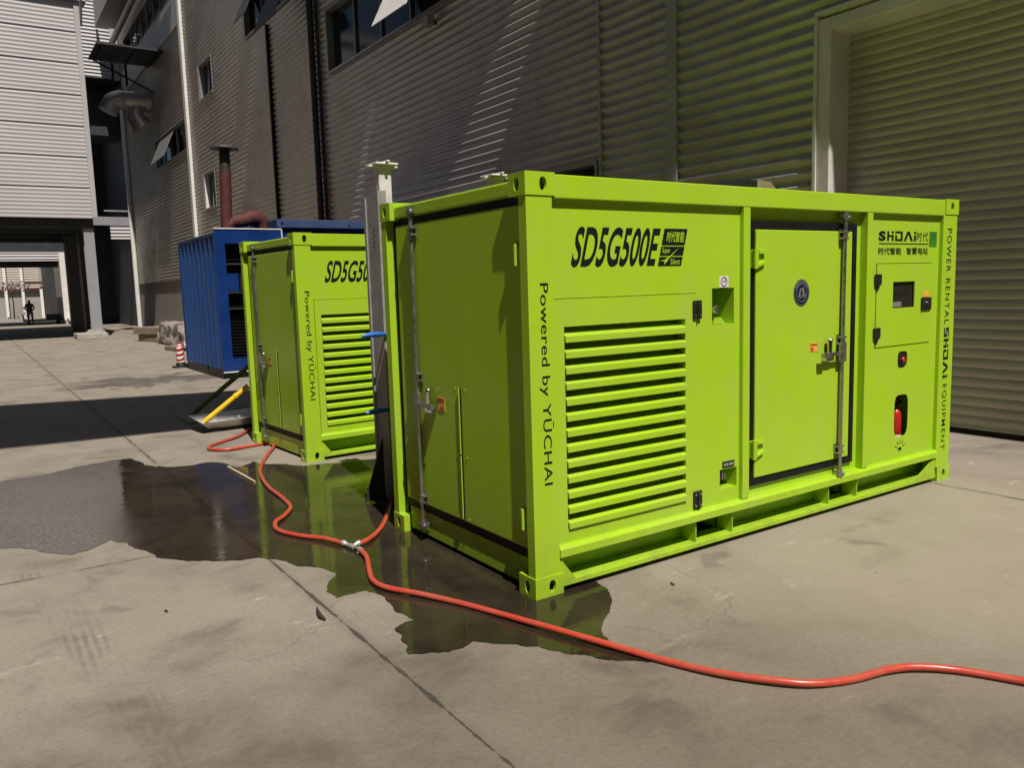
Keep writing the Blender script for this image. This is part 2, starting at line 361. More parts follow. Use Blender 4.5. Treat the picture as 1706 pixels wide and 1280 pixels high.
def fractal(poly, amp, it=4, seed=3):
    rnd = random.Random(seed); P = [Vector((p[0], p[1], 0)) for p in poly]
    for k in range(it):
        Q = []
        for i, p in enumerate(P):
            q = P[(i + 1) % len(P)]; d = q - p; Q.append(p)
            if d.length > 0.03: Q.append((p + q) / 2 + Vector((-d.y, d.x, 0)) * rnd.uniform(-amp, amp))
        P = Q
    return [(p.x, p.y) for p in P]
PUDDLE = [
(-2.422, 5.79), (-1.943, 5.888), (-1.704, 6.05), (-1.37, 6.152), (-1.165, 6.093), (-1.117, 5.645), (-0.828, 5.273), (-0.548, 5.295), (-0.352, 4.80), (-0.157, 4.986), (-0.05, 4.72), (0.10, 4.55), (0.201, 4.40), (0.402, 4.35), (0.701, 4.25),
(1.6, 4.2), (2.2, 3.9), (2.6, 3.2), (2.6, 1.4), (1.9, 0.5), (1.0, 0.25), (0.52, 0.10), (0.44, -0.04), (0.35, -0.25), (0.16, -0.42), (0.0, -0.58), (-0.01, -0.75), (0.0, -0.95), (-0.18, -0.77), (-0.33, -0.48), (-0.43, -0.37), (-0.56, -0.23), (-0.72, -0.26), (-0.89, -0.16),
(-0.88, -0.11), (-0.82, 0.15), (-0.68, 0.19), (-0.68, 0.5), (-0.71, 0.76), (-0.79, 0.76), (-0.9, 0.76), (-0.86, 1.0), (-0.74, 1.17), (-0.77, 1.29), (-0.88, 1.43), (-0.94, 1.62), (-1.05, 1.79), (-1.16, 1.8), (-1.4, 1.98), (-1.55, 2.16), (-1.63, 2.38), (-1.73, 2.76), (-1.81, 2.91), (-1.9, 2.81), (-2.08, 2.7), (-2.28, 2.98), (-2.5, 3.21),
(-3.6, 3.4), (-4.6, 4.6), (-3.6, 5.6)]
def pool(poly, z, name, mt='wet'):
    bm = bmesh.new(); f = bm.faces.new([bm.verts.new((x, y, z)) for x, y in poly]); bmesh.ops.triangulate(bm, faces=[f])
    me = bpy.data.meshes.new(name); bm.to_mesh(me); bm.free(); me.materials.append(M[mt])
    o = bpy.data.objects.new(name, me); COL.objects.link(o); return o
p = pool(fractal(PUDDLE, 0.13, 5, 3), 0.004, 'puddle'); p['kind'] = 'structure'
if p.data.polygons[0].normal.z < 0: p.data.flip_normals()

# ------------------------------------------------------------------ green generator container
L_, W_, H_ = 4.46, 1.82, 2.40
G = M['green']
def make_container():
    root = thing('generator_container', '', 'generator')
    # corner castings: plates with real oval holes
    for xs in (0, 1):
        for ys in (0, 1):
            for zs in (0, 1):
                mb = MB(); t = 0.022; cx, cy, cz = 0.20, 0.166, 0.125
                x0 = -0.006 if xs == 0 else L_ + 0.006 - cx; y0 = -0.006 if ys == 0 else W_ + 0.006 - cy; z0 = 0.0 if zs == 0 else H_ - cz
                plate(mb, [rect(0, cx, 0, cz), oval(cx * (0.62 if xs else 0.6) if xs == 0 else cx * 0.5, cz * 0.5, 0.024, 0.037)], t, (x0, y0 + t, z0), (1, 0, 0), (0, 0, 1))
                plate(mb, [rect(0, cx, 0, cz), oval(cx * 0.5, cz * 0.5, 0.024, 0.037)], t, (x0, y0 + cy, z0), (1, 0, 0), (0, 0, 1))
                for xx in (x0, x0 + cx - t):
                    plate(mb, [rect(t, cy - t, 0, cz), oval(cy * 0.5, cz * 0.5, 0.024, 0.037)], t, (xx, y0, z0), (0, 1, 0), (0, 0, 1))
                for zz in (z0, z0 + cz - t):
                    mb.box(x0 + t, x0 + cx - t, y0 + t, y0 + cy - t, zz, zz + t)
                mb.build('corner_casting', G, root)
    # frame
    f = MB()
    zt = H_ - 0.125
    f.prism([(0.0, 0.0), (0.175, 0.0), (0.175, 0.07), (0.0, 0.07)], 0.125, zt)
    f.prism([(0.0, W_ - 0.075), (0.080, W_ - 0.075), (0.080, W_ - 0.02), (0.175, W_ - 0.02), (0.175, W_), (0.0, W_)], 0.125, zt)
    f.box(L_ - 0.215, L_, 0.0, 0.12, 0.125, zt, 0.004); f.box(L_ - 0.175, L_, W_ - 0.12, W_, 0.125, zt, 0.004)
    f.box(0.194, L_ - 0.194, 0.0, 0.07, 2.262, 2.392, 0.006)                       # top side rail
    f.box(0.194, L_ - 0.194, W_ - 0.07, W_, 2.262, 2.392, 0.006)
    f.box(0.028, 0.10, 0.16, W_ - 0.16, 2.285, 2.37, 0.012)                          # door header
    f.box(L_ - 0.08, L_, 0.16, W_ - 0.16, 2.262, 2.392, 0.006)
    f.prism([(0.17, 0.218), (0.17, 0.283), (0.008, 0.283), (-0.012, 0.263), (-0.012, 0.218)], 0.175, L_ - 0.215, 'x')   # lower rail, bevelled lip
    f.box(0.175, L_ - 0.2, 0.004, 0.17, 0.034, 0.068, 0.004)
    f.box(0.175, L_ - 0.175, W_ - 0.11, W_, 0.02, 0.283, 0.004)
    f.box(0.055, 0.11, 0.16, W_ - 0.16, 0.03, 0.20, 0.005)                         # door sill
    f.box(L_ - 0.09, L_ - 0.02, 0.12, W_ - 0.12, 0.03, 0.283, 0.005)
    f.prism([(0.175, 0.216), (0.175, 0.068), (0.29, 0.068)], 0.003, 0.012, 'y')
    f.prism([(L_ - 0.22, 0.216), (L_ - 0.22, 0.068), (3.93, 0.068)], 0.003, 0.012, 'y')
    f.box(1.757, 1.825, 0.0, 0.11, 0.285, 2.260, 0.004); f.box(3.165, 3.235, 0.0, 0.11, 0.285, 2.260, 0.004)
    f.build('frame', G, root)
    # base web with fork pockets
    b = MB()
    for x0, x1 in ((0.175, 1.32), (1.668, 2.76), (3.116, L_ - 0.21)): b.box(x0, x1, 0.150, 0.165, 0.067, 0.217)
    for x0, x1 in ((1.32, 1.668), (2.76, 3.116)):
        b.box(x0 - 0.008, x0, 0.015, 0.60, 0.067, 0.217); b.box(x1, x1 + 0.008, 0.015, 0.60, 0.067, 0.217); b.box(x0, x1, 0.60, 0.62, 0.067, 0.217)
    b.box(0.10, L_ - 0.10, 0.12, W_ - 0.12, 0.221, 0.25)
    b.cyl((2.2, 0.152, 0.165), (2.2, 0.142, 0.165), 0.015, 12)
    b.build('base_beam', G, root)
    # roof, back and far end
    r = MB()
    r.box(0.09, L_ - 0.08, 0.07, W_ - 0.07, 2.33, 2.35); r.build('roof_panel', G, root)
    r = MB(); r.box(0.175, L_ - 0.175, W_ - 0.05, W_ - 0.03, 0.285, 2.262); r.build('rear_panel', G, root)
    r = MB(); r.box(L_ - 0.05, L_ - 0.03, 0.122, W_ - 0.122, 0.285, 2.262); r.build('far_end_panel', G, root)
    r = MB(); r.box(0.12, L_ - 0.12, 0.35, 0.37, 0.25, 2.32); r.build('inner_lining', M['dark'], root)
    # left bay panel with two niches
    yP = 0.034
    lp = MB(); holes = [(0.10, 1.302, 0.2, 1.712), (1.452, 1.662, 1.500, 1.736), (1.527, 1.695, 0.392, 0.527)]
    for c in grid_cells(0.12, 1.740, 0.284, 2.261, holes):
        lp.add([(c[0], yP, c[2]), (c[1], yP, c[2]), (c[1], yP, c[3]), (c[0], yP, c[3])], [(0, 1, 2, 3)])
    for h in holes[1:]:
        d = yP + (0.26 if h[1] < 1.68 else 0.16)
        V = [(h[0], yP, h[2]), (h[1], yP, h[2]), (h[1], yP, h[3]), (h[0], yP, h[3]), (h[0], d, h[2]), (h[1], d, h[2]), (h[1], d, h[3]), (h[0], d, h[3])]
        lp.add(V, [(0, 1, 5, 4), (1, 2, 6, 5), (2, 3, 7, 6), (3, 0, 4, 7), (4, 5, 6, 7)])
    left = lp.build('side_panel', G, root)
    n = MB()
    n.cyl((1.46, 0.11, 1.60), (1.487, 0.028, 1.600), 0.030, 20); n.cyl((1.487, 0.032, 1.60), (1.488, 0.022, 1.60), 0.022, 20); n.build('earth_terminal', M['chrome'], left)
    n = MB(); n.prism([(1.47, 1.502), (1.59, 1.502), (1.545, 1.545), (1.48, 1.545)], 0.04, 0.10, 'y'); n.build('terminal_bracket', G, left)
    n = MB(); n.box(1.532, 1.560, 0.06, 0.12, 0.43, 0.495); n.box(1.572, 1.585, 0.055, 0.12, 0.45, 0.50); n.box(1.597, 1.608, 0.055, 0.12, 0.45, 0.49); n.build('drain_valve', M['steel'], left)
    n = MB(); n.box(1.552, 1.668, yP - 0.004, yP - 0.001, 0.536, 0.578, 0.0); nl = n.build('name_plate', M['ink'], left)
    n = MB(); text(n, "机油 排放", (1.562, yP - 0.0052, 0.547), (1, 0, 0), (0, 0, 1), 0.096, 0.02); n.build('lettering', M['white'], nl)
    n = MB(); plate(n, [rect(1.518, 1.604, 1.740, 1.812)], 0.002, (0, yP - 0.001, 0), (1, 0, 0), (0, 0, 1)); ns = n.build('sticker', M['white'], left)
    n = MB(); c0 = (1.561, 1.777)
    plate(n, [oval(*c0, 0.031, 0.031, 24, 2), oval(*c0, 0.026, 0.026, 24, 2)], 0.001, (0, yP - 0.004, 0), (1, 0, 0), (0, 0, 1))
    for q in ((-0.010, 0.010), (0.011, 0.010)): plate(n, [oval(c0[0] + q[0], c0[1] + q[1] - 0.008, 0.005, 0.007, 10, 2)], 0.001, (0, yP - 0.004, 0), (1, 0, 0), (0, 0, 1))
    plate(n, [[(c0[0] + 0.002, c0[1]), (c0[0] + 0.012, c0[1] + 0.018), (c0[0] + 0.016, c0[1] + 0.016), (c0[0] + 0.007, c0[1] - 0.004)]], 0.001, (0, yP - 0.004, 0), (1, 0, 0), (0, 0, 1))
    n.build('sticker_print', M['ink'], ns)
    # model lettering and badge
    t = MB(); text(t, "SD5G500E", (0.292, yP - 0.002, 1.884), (1, 0, 0), (0, 0, 1), 0.650, 0.228, 0.26, 0.022); t.build('lettering', M['ink'], left)
    bd = MB(); sh = 0.26
    def para(x0, x1, z0, z1): return [(x + (z - 1.884) * sh, z) for x, z in ((x0, z0), (x1, z0), (x1, z1), (x0, z1))]
    for z0, z1 in ((1.884, 1.939), (1.947, 2.002), (2.010, 2.110)): plate(bd, [para(0.972, 1.170, z0, z1)], 0.0015, (0, yP - 0.0005, 0), (1, 0, 0), (0, 0, 1))
    bdo = bd.build('badge', M['ink'], left)
    t = MB()
    text(t, "时代智能", (1.012 + 0.03, yP - 0.0035, 2.028), (1, 0, 0), (0, 0, 1), 0.150, 0.066, 0.20, 0.012)
    text(t, "Super", (1.006, yP - 0.0035, 1.953), (1, 0, 0), (0, 0, 1), 0.068, 0.042, 0.1, 0.004)
    text(t, "Silent", (1.075, yP - 0.0035, 1.892), (1, 0, 0), (0, 0, 1), 0.082, 0.036, 0.1, 0.004)
    for pl in ([(1.035, 1.906), (1.066, 1.930), (1.150, 1.993), (1.078, 1.948)], [(0.99, 1.914), (1.030, 1.922), (1.072, 1.944), (1.052, 1.914), (1.022, 1.892), (1.028, 1.912)]):
        plate(t, [pl], 0.001, (0, yP - 0.0027, 0), (1, 0, 0), (0, 0, 1))
    t.build('badge_print', G, bdo)
    # louvred door in the left bay
    lo = MB()
    for c in grid_cells(0.166, 1.298, 0.287, 1.708, [(0.235, 1.200, 0.378, 1.552)]):
        lo.add([(c[0], yP - 0.008, c[2]), (c[1], yP - 0.008, c[2]), (c[1], yP - 0.008, c[3]), (c[0], yP - 0.008, c[3])], [(0, 1, 2, 3)])
    for (xa, za, xb, zb) in ((0.166, 0.287, 1.298, 0.287), (1.298, 0.287, 1.298, 1.708), (1.298, 1.708, 0.166, 1.708), (0.166, 1.708, 0.166, 0.287),
                             (0.235, 0.378, 1.2, 0.378), (1.2, 0.378, 1.2, 1.552), (1.2, 1.552, 0.235, 1.552), (0.235, 1.552, 0.235, 0.378)):
        d1 = yP + (0.06 if 0.2 < xa < 1.25 and 0.3 < za < 1.6 else 0.02)
        lo.add([(xa, yP - 0.008, za), (xb, yP - 0.008, zb), (xb, d1, zb), (xa, d1, za)], [(0, 1, 2, 3)])
    lod = lo.build('louvre_door', G, root)
    sl = MB(); npitch = 13; pz = (1.552 - 0.378) / npitch
    for k in range(npitch):
        zc = 1.552 - (k + 1) * pz
        prof = [(0.072, zc + 0.062), (0.028, zc + 0.044), (0.012, zc + 0.036), (0.012, zc + 0.002), (0.017, zc + 0.000), (0.020, zc + 0.004), (0.020, zc + 0.024), (0.072, zc + 0.049)]
        sl.prism(prof, 0.237, 1.198, 'x')
    sl.build('slats', G, lod)
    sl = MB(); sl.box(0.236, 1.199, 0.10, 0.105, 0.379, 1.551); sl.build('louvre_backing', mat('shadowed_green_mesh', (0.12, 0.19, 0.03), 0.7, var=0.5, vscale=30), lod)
    for z0 in (1.546, 0.308):
        h = MB(); h.box(1.262, 1.340, yP - 0.022, yP - 0.009, z0, z0 + 0.118, 0.012)
        h.cyl((1.301, yP - 0.026, z0 + 0.004), (1.301, yP - 0.026, z0 + 0.114), 0.009, 10)
        ho = h.build('hinge', M['black'], lod)
        for q in (1.278, 1.324):
            for w in (0.022, 0.096): MB().cyl((q, yP - 0.021, z0 + w), (q, yP - 0.0255, z0 + w), 0.007, 10).build('hinge_screw', M['chrome'], ho)
    # middle bay: recessed frame, rubber gasket, side door
    mbay = MB(); yR = 0.062
    for c in grid_cells(1.745, 3.140, 0.284, 2.261, [(1.86, 3.00, 0.39, 2.15)]):
        mbay.add([(c[0], yR, c[2]), (c[1], yR, c[2]), (c[1], yR, c[3]), (c[0], yR, c[3])], [(0, 1, 2, 3)])
    mbay.build('door_surround', G, root)
    gk = MB(); plate(gk, [rect(1.834, 3.019, 0.3655, 2.1705), rect(1.879, 2.972, 0.412, 2.120)], 0.020, (0, yR - 0.001, 0), (1, 0, 0), (0, 0, 1)); gk.build('gasket', M['gasket'], root)
    sd = MB(); sd.box(1.882, 2.969, 0.028, 0.064, 0.415, 2.117, 0.006)
    door = sd.build('side_door', G, root)
    for z0 in (1.862, 0.560):
        h = MB(); h.box(1.838, 1.885, 0.006, 0.046, z0, z0 + 0.120, 0.004); h.cyl((1.850, 0.004, z0 - 0.006), (1.850, 0.004, z0 + 0.126), 0.016, 12)
        h.prism([(1.885, z0 + 0.095), (1.955, z0 + 0.095), (1.962, z0 + 0.108), (1.885, z0 + 0.116)], 0.004, 0.029, 'y'); h.prism([(1.885, z0 + 0.004), (1.955, z0 + 0.032), (1.958, z0 + 0.045), (1.885, z0 + 0.022)], 0.004, 0.029, 'y')
        h.build('hinge', G, door)
    rod(root, door, 'y')
    em = MB(); plate(em, [oval(2.370, 1.682, 0.088, 0.094, 40, 2)], 0.002, (0, 0.027, 0), (1, 0, 0), (0, 0, 1)); emo = em.build('emblem', M['emblem'], door)
    em = MB(); e0 = (2.370, 1.682)
    for a, b_ in ((0.083, 0.089), (0.060, 0.064)): plate(em, [oval(*e0, a, b_, 40, 2), oval(*e0, a - 0.004, b_ - 0.004, 40, 2)], 0.0008, (0, 0.0248, 0), (1, 0, 0), (0, 0, 1))
    for k in range(9):
        a = math.radians(150 - k * 15); u = (math.sin(a), 0, -math.cos(a)); w = (math.cos(a), 0, math.sin(a))
        cx, cz = e0[0] + 0.066 * math.cos(a), e0[1] + 0.070 * math.sin(a)
        plate(em, [rect(-0.006, 0.006, 0, 0.012), rect(-0.003, 0.003, 0.003, 0.008)], 0.0008, (cx, 0.0248, cz), u, w)
    for pl in ([(-0.035, -0.03), (-0.02, 0.03), (-0.005, 0.035), (-0.015, 0.0), (-0.01, -0.04)], [(0.0, -0.045), (0.012, 0.0), (0.0, 0.02), (0.02, 0.045), (0.03, 0.0), (0.018, -0.02)], [(0.02, -0.04), (0.045, -0.02), (0.04, 0.0), (0.028, -0.02)]):
        plate(em, [[(e0[0] + x, e0[1] + z) for x, z in pl]], 0.0008, (0, 0.0248, 0), (1, 0, 0), (0, 0, 1))
    em.build('emblem_print', M['frame'], emo)
    lb = MB(); lb.box(2.476, 2.566, 0.0255, 0.0275, 1.250, 1.312); lbo = lb.build('warning_label', M['orange'], door)
    lb = MB(); lb.box(2.480, 2.562, 0.0240, 0.0252, 1.296, 1.309); lb.box(2.486, 2.515, 0.0240, 0.0252, 1.256, 1.284); lb.build('label_print', M['redlab'], lbo)
    # right bay: control cabinet
    rp = MB(); hs = [(3.283, 4.072, 1.224, 1.880)]
    x0, x1, z0, z1 = 3.172, L_ - 0.216, 0.284, 2.261
    slot = oval(3.688, 0.648, 0.100, 0.172, 40, 4.5); stop = oval(3.686, 1.106, 0.070, 0.068, 24, 4)
    plate(rp, [rect(x0, x1, z0, z1), rect(*hs[0]), slot, stop], 0.004, (0, yP + 0.004, 0), (1, 0, 0), (0, 0, 1))
    V = [(x, y_, z) for y_ in (yP + 0.0045, 0.25) for x, z in ((3.57, 0.42), (4.02, 0.42), (4.02, 0.86), (3.57, 0.86))]
    rp.add(V, [(0, 1, 5, 4), (1, 2, 6, 5), (2, 3, 7, 6), (3, 0, 4, 7), (4, 5, 6, 7)])
    for lp_, d in ((stop, 0.09),):
        k = len(lp_); V = [(x, yP + 0.003, z) for x, z in lp_] + [(x, yP + d, z) for x, z in lp_]
        rp.add(V, [(i, (i + 1) % k, k + (i + 1) % k, k + i) for i in range(k)] + [tuple(range(k, 2 * k))])
    rpo = rp.build('control_panel', G, root)
    cd = MB(); plate(cd, [rect(3.288, 4.067, 1.229, 1.875), rect(3.513, 3.824, 1.526, 1.733)], 0.010, (0, yP + 0.004, 0), (1, 0, 0), (0, 0, 1)); cdo = cd.build('control_door', G, root)
    w = MB(); w.box(3.514, 3.823, yP + 0.012, yP + 0.018, 1.527, 1.732); w.build('window', M['screen'], cdo)
    w = MB(); w.box(3.53, 3.66, yP + 0.008, yP + 0.011, 1.535, 1.575); w.build('display', M['frame'], cdo)
    for zz in (1.708, 1.294):
        w = MB(); w.prism([(3.256, zz + 0.02), (3.274, zz), (3.314, zz), (3.328, zz + 0.02), (3.328, zz + 0.088), (3.256, zz + 0.088)], yP - 0.024, yP - 0.007, 'y'); w.box(3.284, 3.300, yP - 0.014, yP - 0.006, zz - 0.04, zz); w.build('latch', M['black'], cdo)
    w = MB(); w.box(3.917, 4.064, yP - 0.02, yP - 0.006, 1.494, 1.597, 0.008); wo = w.build('key_switch', M['black'], cdo)
    w = MB(); w.cyl((3.985, yP - 0.018, 1.552), (3.985, yP - 0.032, 1.552), 0.014, 14); w.build('key_barrel', M['chrome'], wo)
    w = MB(); w.box(3.944, 4.036, yP - 0.0085, yP - 0.0065, 1.602, 1.652); w.build('warning_label', M['orange'], cdo)
    w = MB(); plate(w, [oval(3.686, 1.106, 0.069, 0.067, 24, 4)], 0.004, (0, yP + 0.012, 0), (1, 0, 0), (0, 0, 1)); wo = w.build('stop_button_plate', M['black'], rpo)
    w = MB(); w.cyl((3.686, yP + 0.008, 1.105), (3.686, yP - 0.003, 1.105), 0.014, 14); w.tube([(3.686, yP - 0.002, 1.105), (3.686, yP - 0.012, 1.105), (3.686, yP - 0.018, 1.105)], [0.022, 0.022, 0.014], 18); w.build('stop_button', M['red'], wo)
    # lettering on the control bay
    t = MB(); yT = yP - 0.002
    T = lambda s, x, z, W, H, sh=0, bo=0.03: text(t, s, (x, yT, z), (1, 0, 0), (0, 0, 1), W, H, sh, bo)
    T("S", 3.306, 2.052, 0.094, 0.075, 0, 0.05)
    logo(t, 3.306, 2.052, 0.52, 0.075, yT, skip_s=True)
    t.build('word_mark', M['ink'], rpo); t = MB()
    T("时代", 3.836, 2.052, 0.172, 0.074, 0, 0.0); t.build('lettering', M['ink'], rpo); t = MB()
    plate(t, [rect(3.310, 4.010, 2.027, 2.034)], 0.001, (0, yT + 0.001, 0), (1, 0, 0), (0, 0, 1))
    t.build('underline', M['ink'], rpo); t = MB()
    T("时代智能", 3.304, 1.946, 0.318, 0.056, 0, 0.012); t.build('lettering', M['ink'], rpo); t = MB(); T("智慧电站", 3.692, 1.946, 0.316, 0.056, 0, 0.012)
    t.build('lettering', M['ink'], rpo); t = MB()
    for k in range(5):
        a = math.radians(20 + k * 35); c, s_ = math.cos(a), math.sin(a)
        plate(t, [[(3.683 + c * 0.048 - s_ * 0.006, 0.372 + s_ * 0.048 + c * 0.006), (3.683 + c * 0.048 + s_ * 0.006, 0.372 + s_ * 0.048 - c * 0.006), (3.683 + c * 0.082, 0.372 + s_ * 0.082)]], 0.001, (0, yT + 0.001, 0), (1, 0, 0), (0, 0, 1))
    plate(t, [oval(3.683, 0.372, 0.026, 0.014, 14, 2)], 0.001, (0, yT + 0.001, 0), (1, 0, 0), (0, 0, 1))
    t.build('lamp_symbol', M['ink'], rpo)
    t = MB(); t.box(4.028, 4.140, yP - 0.002, yP - 0.0005, 2.008, 2.130); t.build('colour_square', mat("green_square", (0.05, 0.20, 0.02), 0.4, var=0.35, vscale=9), rpo)
    # lettering on the posts
    t = MB(); text(t, "Powered by YŪCHAI", (0.062, -0.0015, 1.800), (0, 0, -1), (1, 0, 0), 1.140, 0.092, 0, 0.004, 1.06); t.build('lettering', M['ink'], root)
    t = MB()
    text(t, "POWER RENTAL", (4.306, -0.0015, 2.160), (0, 0, -1), (1, 0, 0), 0.80, 0.072, 0, 0.003, 1.25)
    t.build('lettering', M['ink'], root); t = MB()
    logo(t, 1.330, 4.306, 0.43, 0.078, -0.0015, vertical=True); t.build('word_mark', M['ink'], root); t = MB()
    text(t, "EQUIPMENT", (4.306, -0.0015, 0.845), (0, 0, -1), (1, 0, 0), 0.572, 0.072, 0, 0.003, 1.25)
    t.build('lettering', M['ink'], root)
    # end door, recessed between the posts
    gk = MB(); plate(gk, [rect(0.0705, W_ - 0.0755, 0.205, 2.284), rect(0.125, 1.655, 0.275, 2.225)], 0.02, (0.062, 0, 0), (0, 1, 0), (0, 0, 1)); gk.build('gasket', M['gasket'], root)
    ed = MB(); ed.box(0.036, 0.080, 0.112, 1.668, 0.265, 2.234, 0.010); edoor = ed.build('end_door', G, root)
    sp = MB()
    for z0, z1 in ((0.285, 0.70), (0.712, 1.150)): sp.box(0.030, 0.0355, 0.826, 0.838, z0, z1)
    spo = sp.build('door_slot', M['gasket'], edoor); sp = MB()
    for z0, z1 in ((0.285, 0.70), (0.712, 1.150)): sp.box(0.024, 0.0355, 0.8385, 0.845, z0, z1, 0.002)
    for zz in (0.29, 0.70, 1.14):
        for yy in (0.775, 0.895): sp.cyl((0.0355, yy, zz), (0.031, yy, zz), 0.005, 8)
    sp.build('slot_edge', G, spo)
    for z0 in (1.905, 0.395):
        h = MB(); h.box(0.016, 0.060, 0.090, 0.170, z0, z0 + 0.110, 0.004); h.cyl((0.010, 0.122, z0 - 0.006), (0.010, 0.122, z0 + 0.116), 0.014, 12); h.build('hinge', G, edoor)
    rod(root, edoor, 'x')
    lb = MB(); lb.box(0.0335, 0.0355, 1.042, 1.137, 0.972, 1.062); lbo = lb.build('warning_label', M['orange'], edoor)
    lb = MB(); lb.box(0.032, 0.0332, 1.046, 1.133, 1.037, 1.058); lb.box(0.032, 0.0332, 1.057, 1.107, 0.979, 1.000); lb.build('label_print', M['redlab'], lbo)
    # exhaust cowl on the roof
    cw = MB(); R = Matrix.Translation((2.80, 0.9, 2.351))
    pr = [(-0.02, 0.0), (0.18, 0.0), (0.20, 0.17), (0.14, 0.215), (-0.02, 0.225)]
    cw.prism([(2.80 + x, 2.351 + z) for x, z in pr], 0.72, 0.735, 'y'); cw.prism([(2.80 + x, 2.351 + z) for x, z in pr], 1.065, 1.08, 'y')
    for (a, b2) in zip(pr[1:4], pr[2:5]): cw.prism([(2.80 + a[0], 2.351 + a[1]), (2.80 + b2[0], 2.351 + b2[1]), (2.80 + b2[0] * 0.93, 2.351 + b2[1] - 0.012), (2.80 + a[0] * 0.93, 2.351 + a[1] - 0.012)], 0.736, 1.064, 'y')
    cwo = cw.build('exhaust_cowl', M['tan'], root)
    cw = MB(); cw.cyl((2.78, 0.9, 2.352), (2.78, 0.9, 2.45), 0.09, 18); cw.build('exhaust_pipe', M['soot'], cwo)
    cw = MB(); cw.prism([(2.64, 2.351), (2.779, 2.351), (2.779, 2.570), (2.66, 2.572), (2.57, 2.50), (2.58, 2.47)], 0.730, 1.07, 'y'); cw.build('rain_flap', M['black'], cwo)
    return root

def logo(mb, x, z, W, H, y, skip_s=False, vertical=False):
    """the S-H-i-D-A-i word mark in squared strokes"""
    if vertical:
        o, u, w = Vector((z, y, x)), Vector((0, 0, -1)), Vector((1, 0, 0))
    else:
        o, u, w = Vector((x, y + 0.001, z)), Vector((1, 0, 0)), Vector((0, 0, 1))
    k = W / 0.52; h = H
    def q(*pts): plate(mb, [[(a * k, b * h) for a, b in pts]], 0.0008, o, u, w)
    def r(a0, a1, b0, b1): q((a0, b0), (a1, b0), (a1, b1), (a0, b1))
    if not skip_s:
        r(0.0, 0.095, 0.8, 1.0); r(0.0, 0.03, 0.42, 0.8); r(0.03, 0.095, 0.42, 0.6); r(0.065, 0.095, 0.2, 0.42); r(0.0, 0.095, 0.0, 0.2)
    r(0.115, 0.140, 0.0, 1.0); r(0.140, 0.178, 0.42, 0.6); r(0.178, 0.204, 0.0, 0.62); r(0.178, 0.204, 0.76, 1.0)
    r(0.225, 0.250, 0.0, 0.62); r(0.225, 0.33, 0.8, 1.0); r(0.303, 0.33, 0.2, 0.8); r(0.250, 0.33, 0.0, 0.2)
    q((0.345, 0.0), (0.378, 0.0), (0.412, 0.72), (0.446, 0.0), (0.479, 0.0), (0.428, 1.0), (0.396, 1.0))
    r(0.492, 0.520, 0.0, 0.62); r(0.492, 0.520, 0.76, 1.0)

def rod(root, door, axis):
    """espagnolette lock rod with keepers, guides, handle and hasp"""
    if axis == 'y': P = lambda a, d, z: (2.838 - 0.014 * (2.2 - z) / 1.9 + a, d, z); base = 0.028; lo, hi = 0.31, 2.225
    else: P = lambda a, d, z: (d, 1.375 + a, z); base = 0.036; lo, hi = 0.13, 2.315
    dd = base - 0.026
    r = MB(); r.cyl(P(0, dd, lo), P(0, dd, hi), 0.0145, 14); ro = r.build('lock_rod', M['steel'], door)
    def bx(mb, a0, a1, d0, d1, z0, z1, bev=0.003):
        p0, p1 = P(a0, d0, z0), P(a1, d1, z1); mb.box(p0[0], p1[0], p0[1], p1[1], z0, z1, bev)
    for zz in (lo, hi):
        k = MB(); bx(k, -0.032, 0.032, base - 0.042, base + 0.012, zz - 0.022, zz + 0.010, 0.006); k.cyl(P(0, dd, zz - 0.03), P(0, dd, zz + 0.03), 0.022, 12)
        k.cyl(P(-0.03, base - 0.046, zz - 0.01), P(-0.03, base - 0.03, zz - 0.01), 0.012, 10); k.cyl(P(0.03, base - 0.046, zz - 0.01), P(0.03, base - 0.03, zz - 0.01), 0.012, 10)
        k.build('keeper', M['steel'], ro)
    for zz in (lo + 0.16, hi - 0.16, 1.295 if axis == 'y' else 1.16):
        k = MB(); bx(k, -0.044, 0.030, base - 0.044, base - 0.001, zz - 0.006, zz + 0.006); bx(k, -0.044, 0.030, base - 0.044, base - 0.001, zz + 0.040, zz + 0.052)
        bx(k, -0.044, -0.020, base - 0.010, base - 0.001, zz - 0.02, zz + 0.066); k.cyl(P(0, dd, zz - 0.014), P(0, dd, zz + 0.058), 0.020, 12)
        k.build('rod_guide', M['steel'], ro)
    z = 1.228 if axis == 'y' else 1.005; s = -1
    k = MB(); bx(k, -0.285, -0.02, base - 0.062, base - 0.046, z - 0.018, z + 0.010, 0.003); bx(k, -0.05, 0.02, base - 0.05, base - 0.030, z - 0.07, z + 0.075, 0.004)
    bx(k, -0.285, -0.215, base - 0.078, base - 0.060, z - 0.024, z + 0.014, 0.003); k.build('handle', M['steel'], ro)
    k = MB(); bx(k, -0.215, -0.125, base - 0.045, base - 0.001, z - 0.055, z - 0.012, 0.004); k.cyl(P(-0.17, base - 0.036, z - 0.012), P(-0.17, base - 0.036, z + 0.095), 0.018, 14); k.tube([P(-0.17, base - 0.036, z + 0.09), P(-0.17, base - 0.036, z + 0.105), P(-0.17, base - 0.036, z + 0.115)], [0.022, 0.020, 0.008], 14)
    k.build('lock_hasp', M['chrome'], ro)

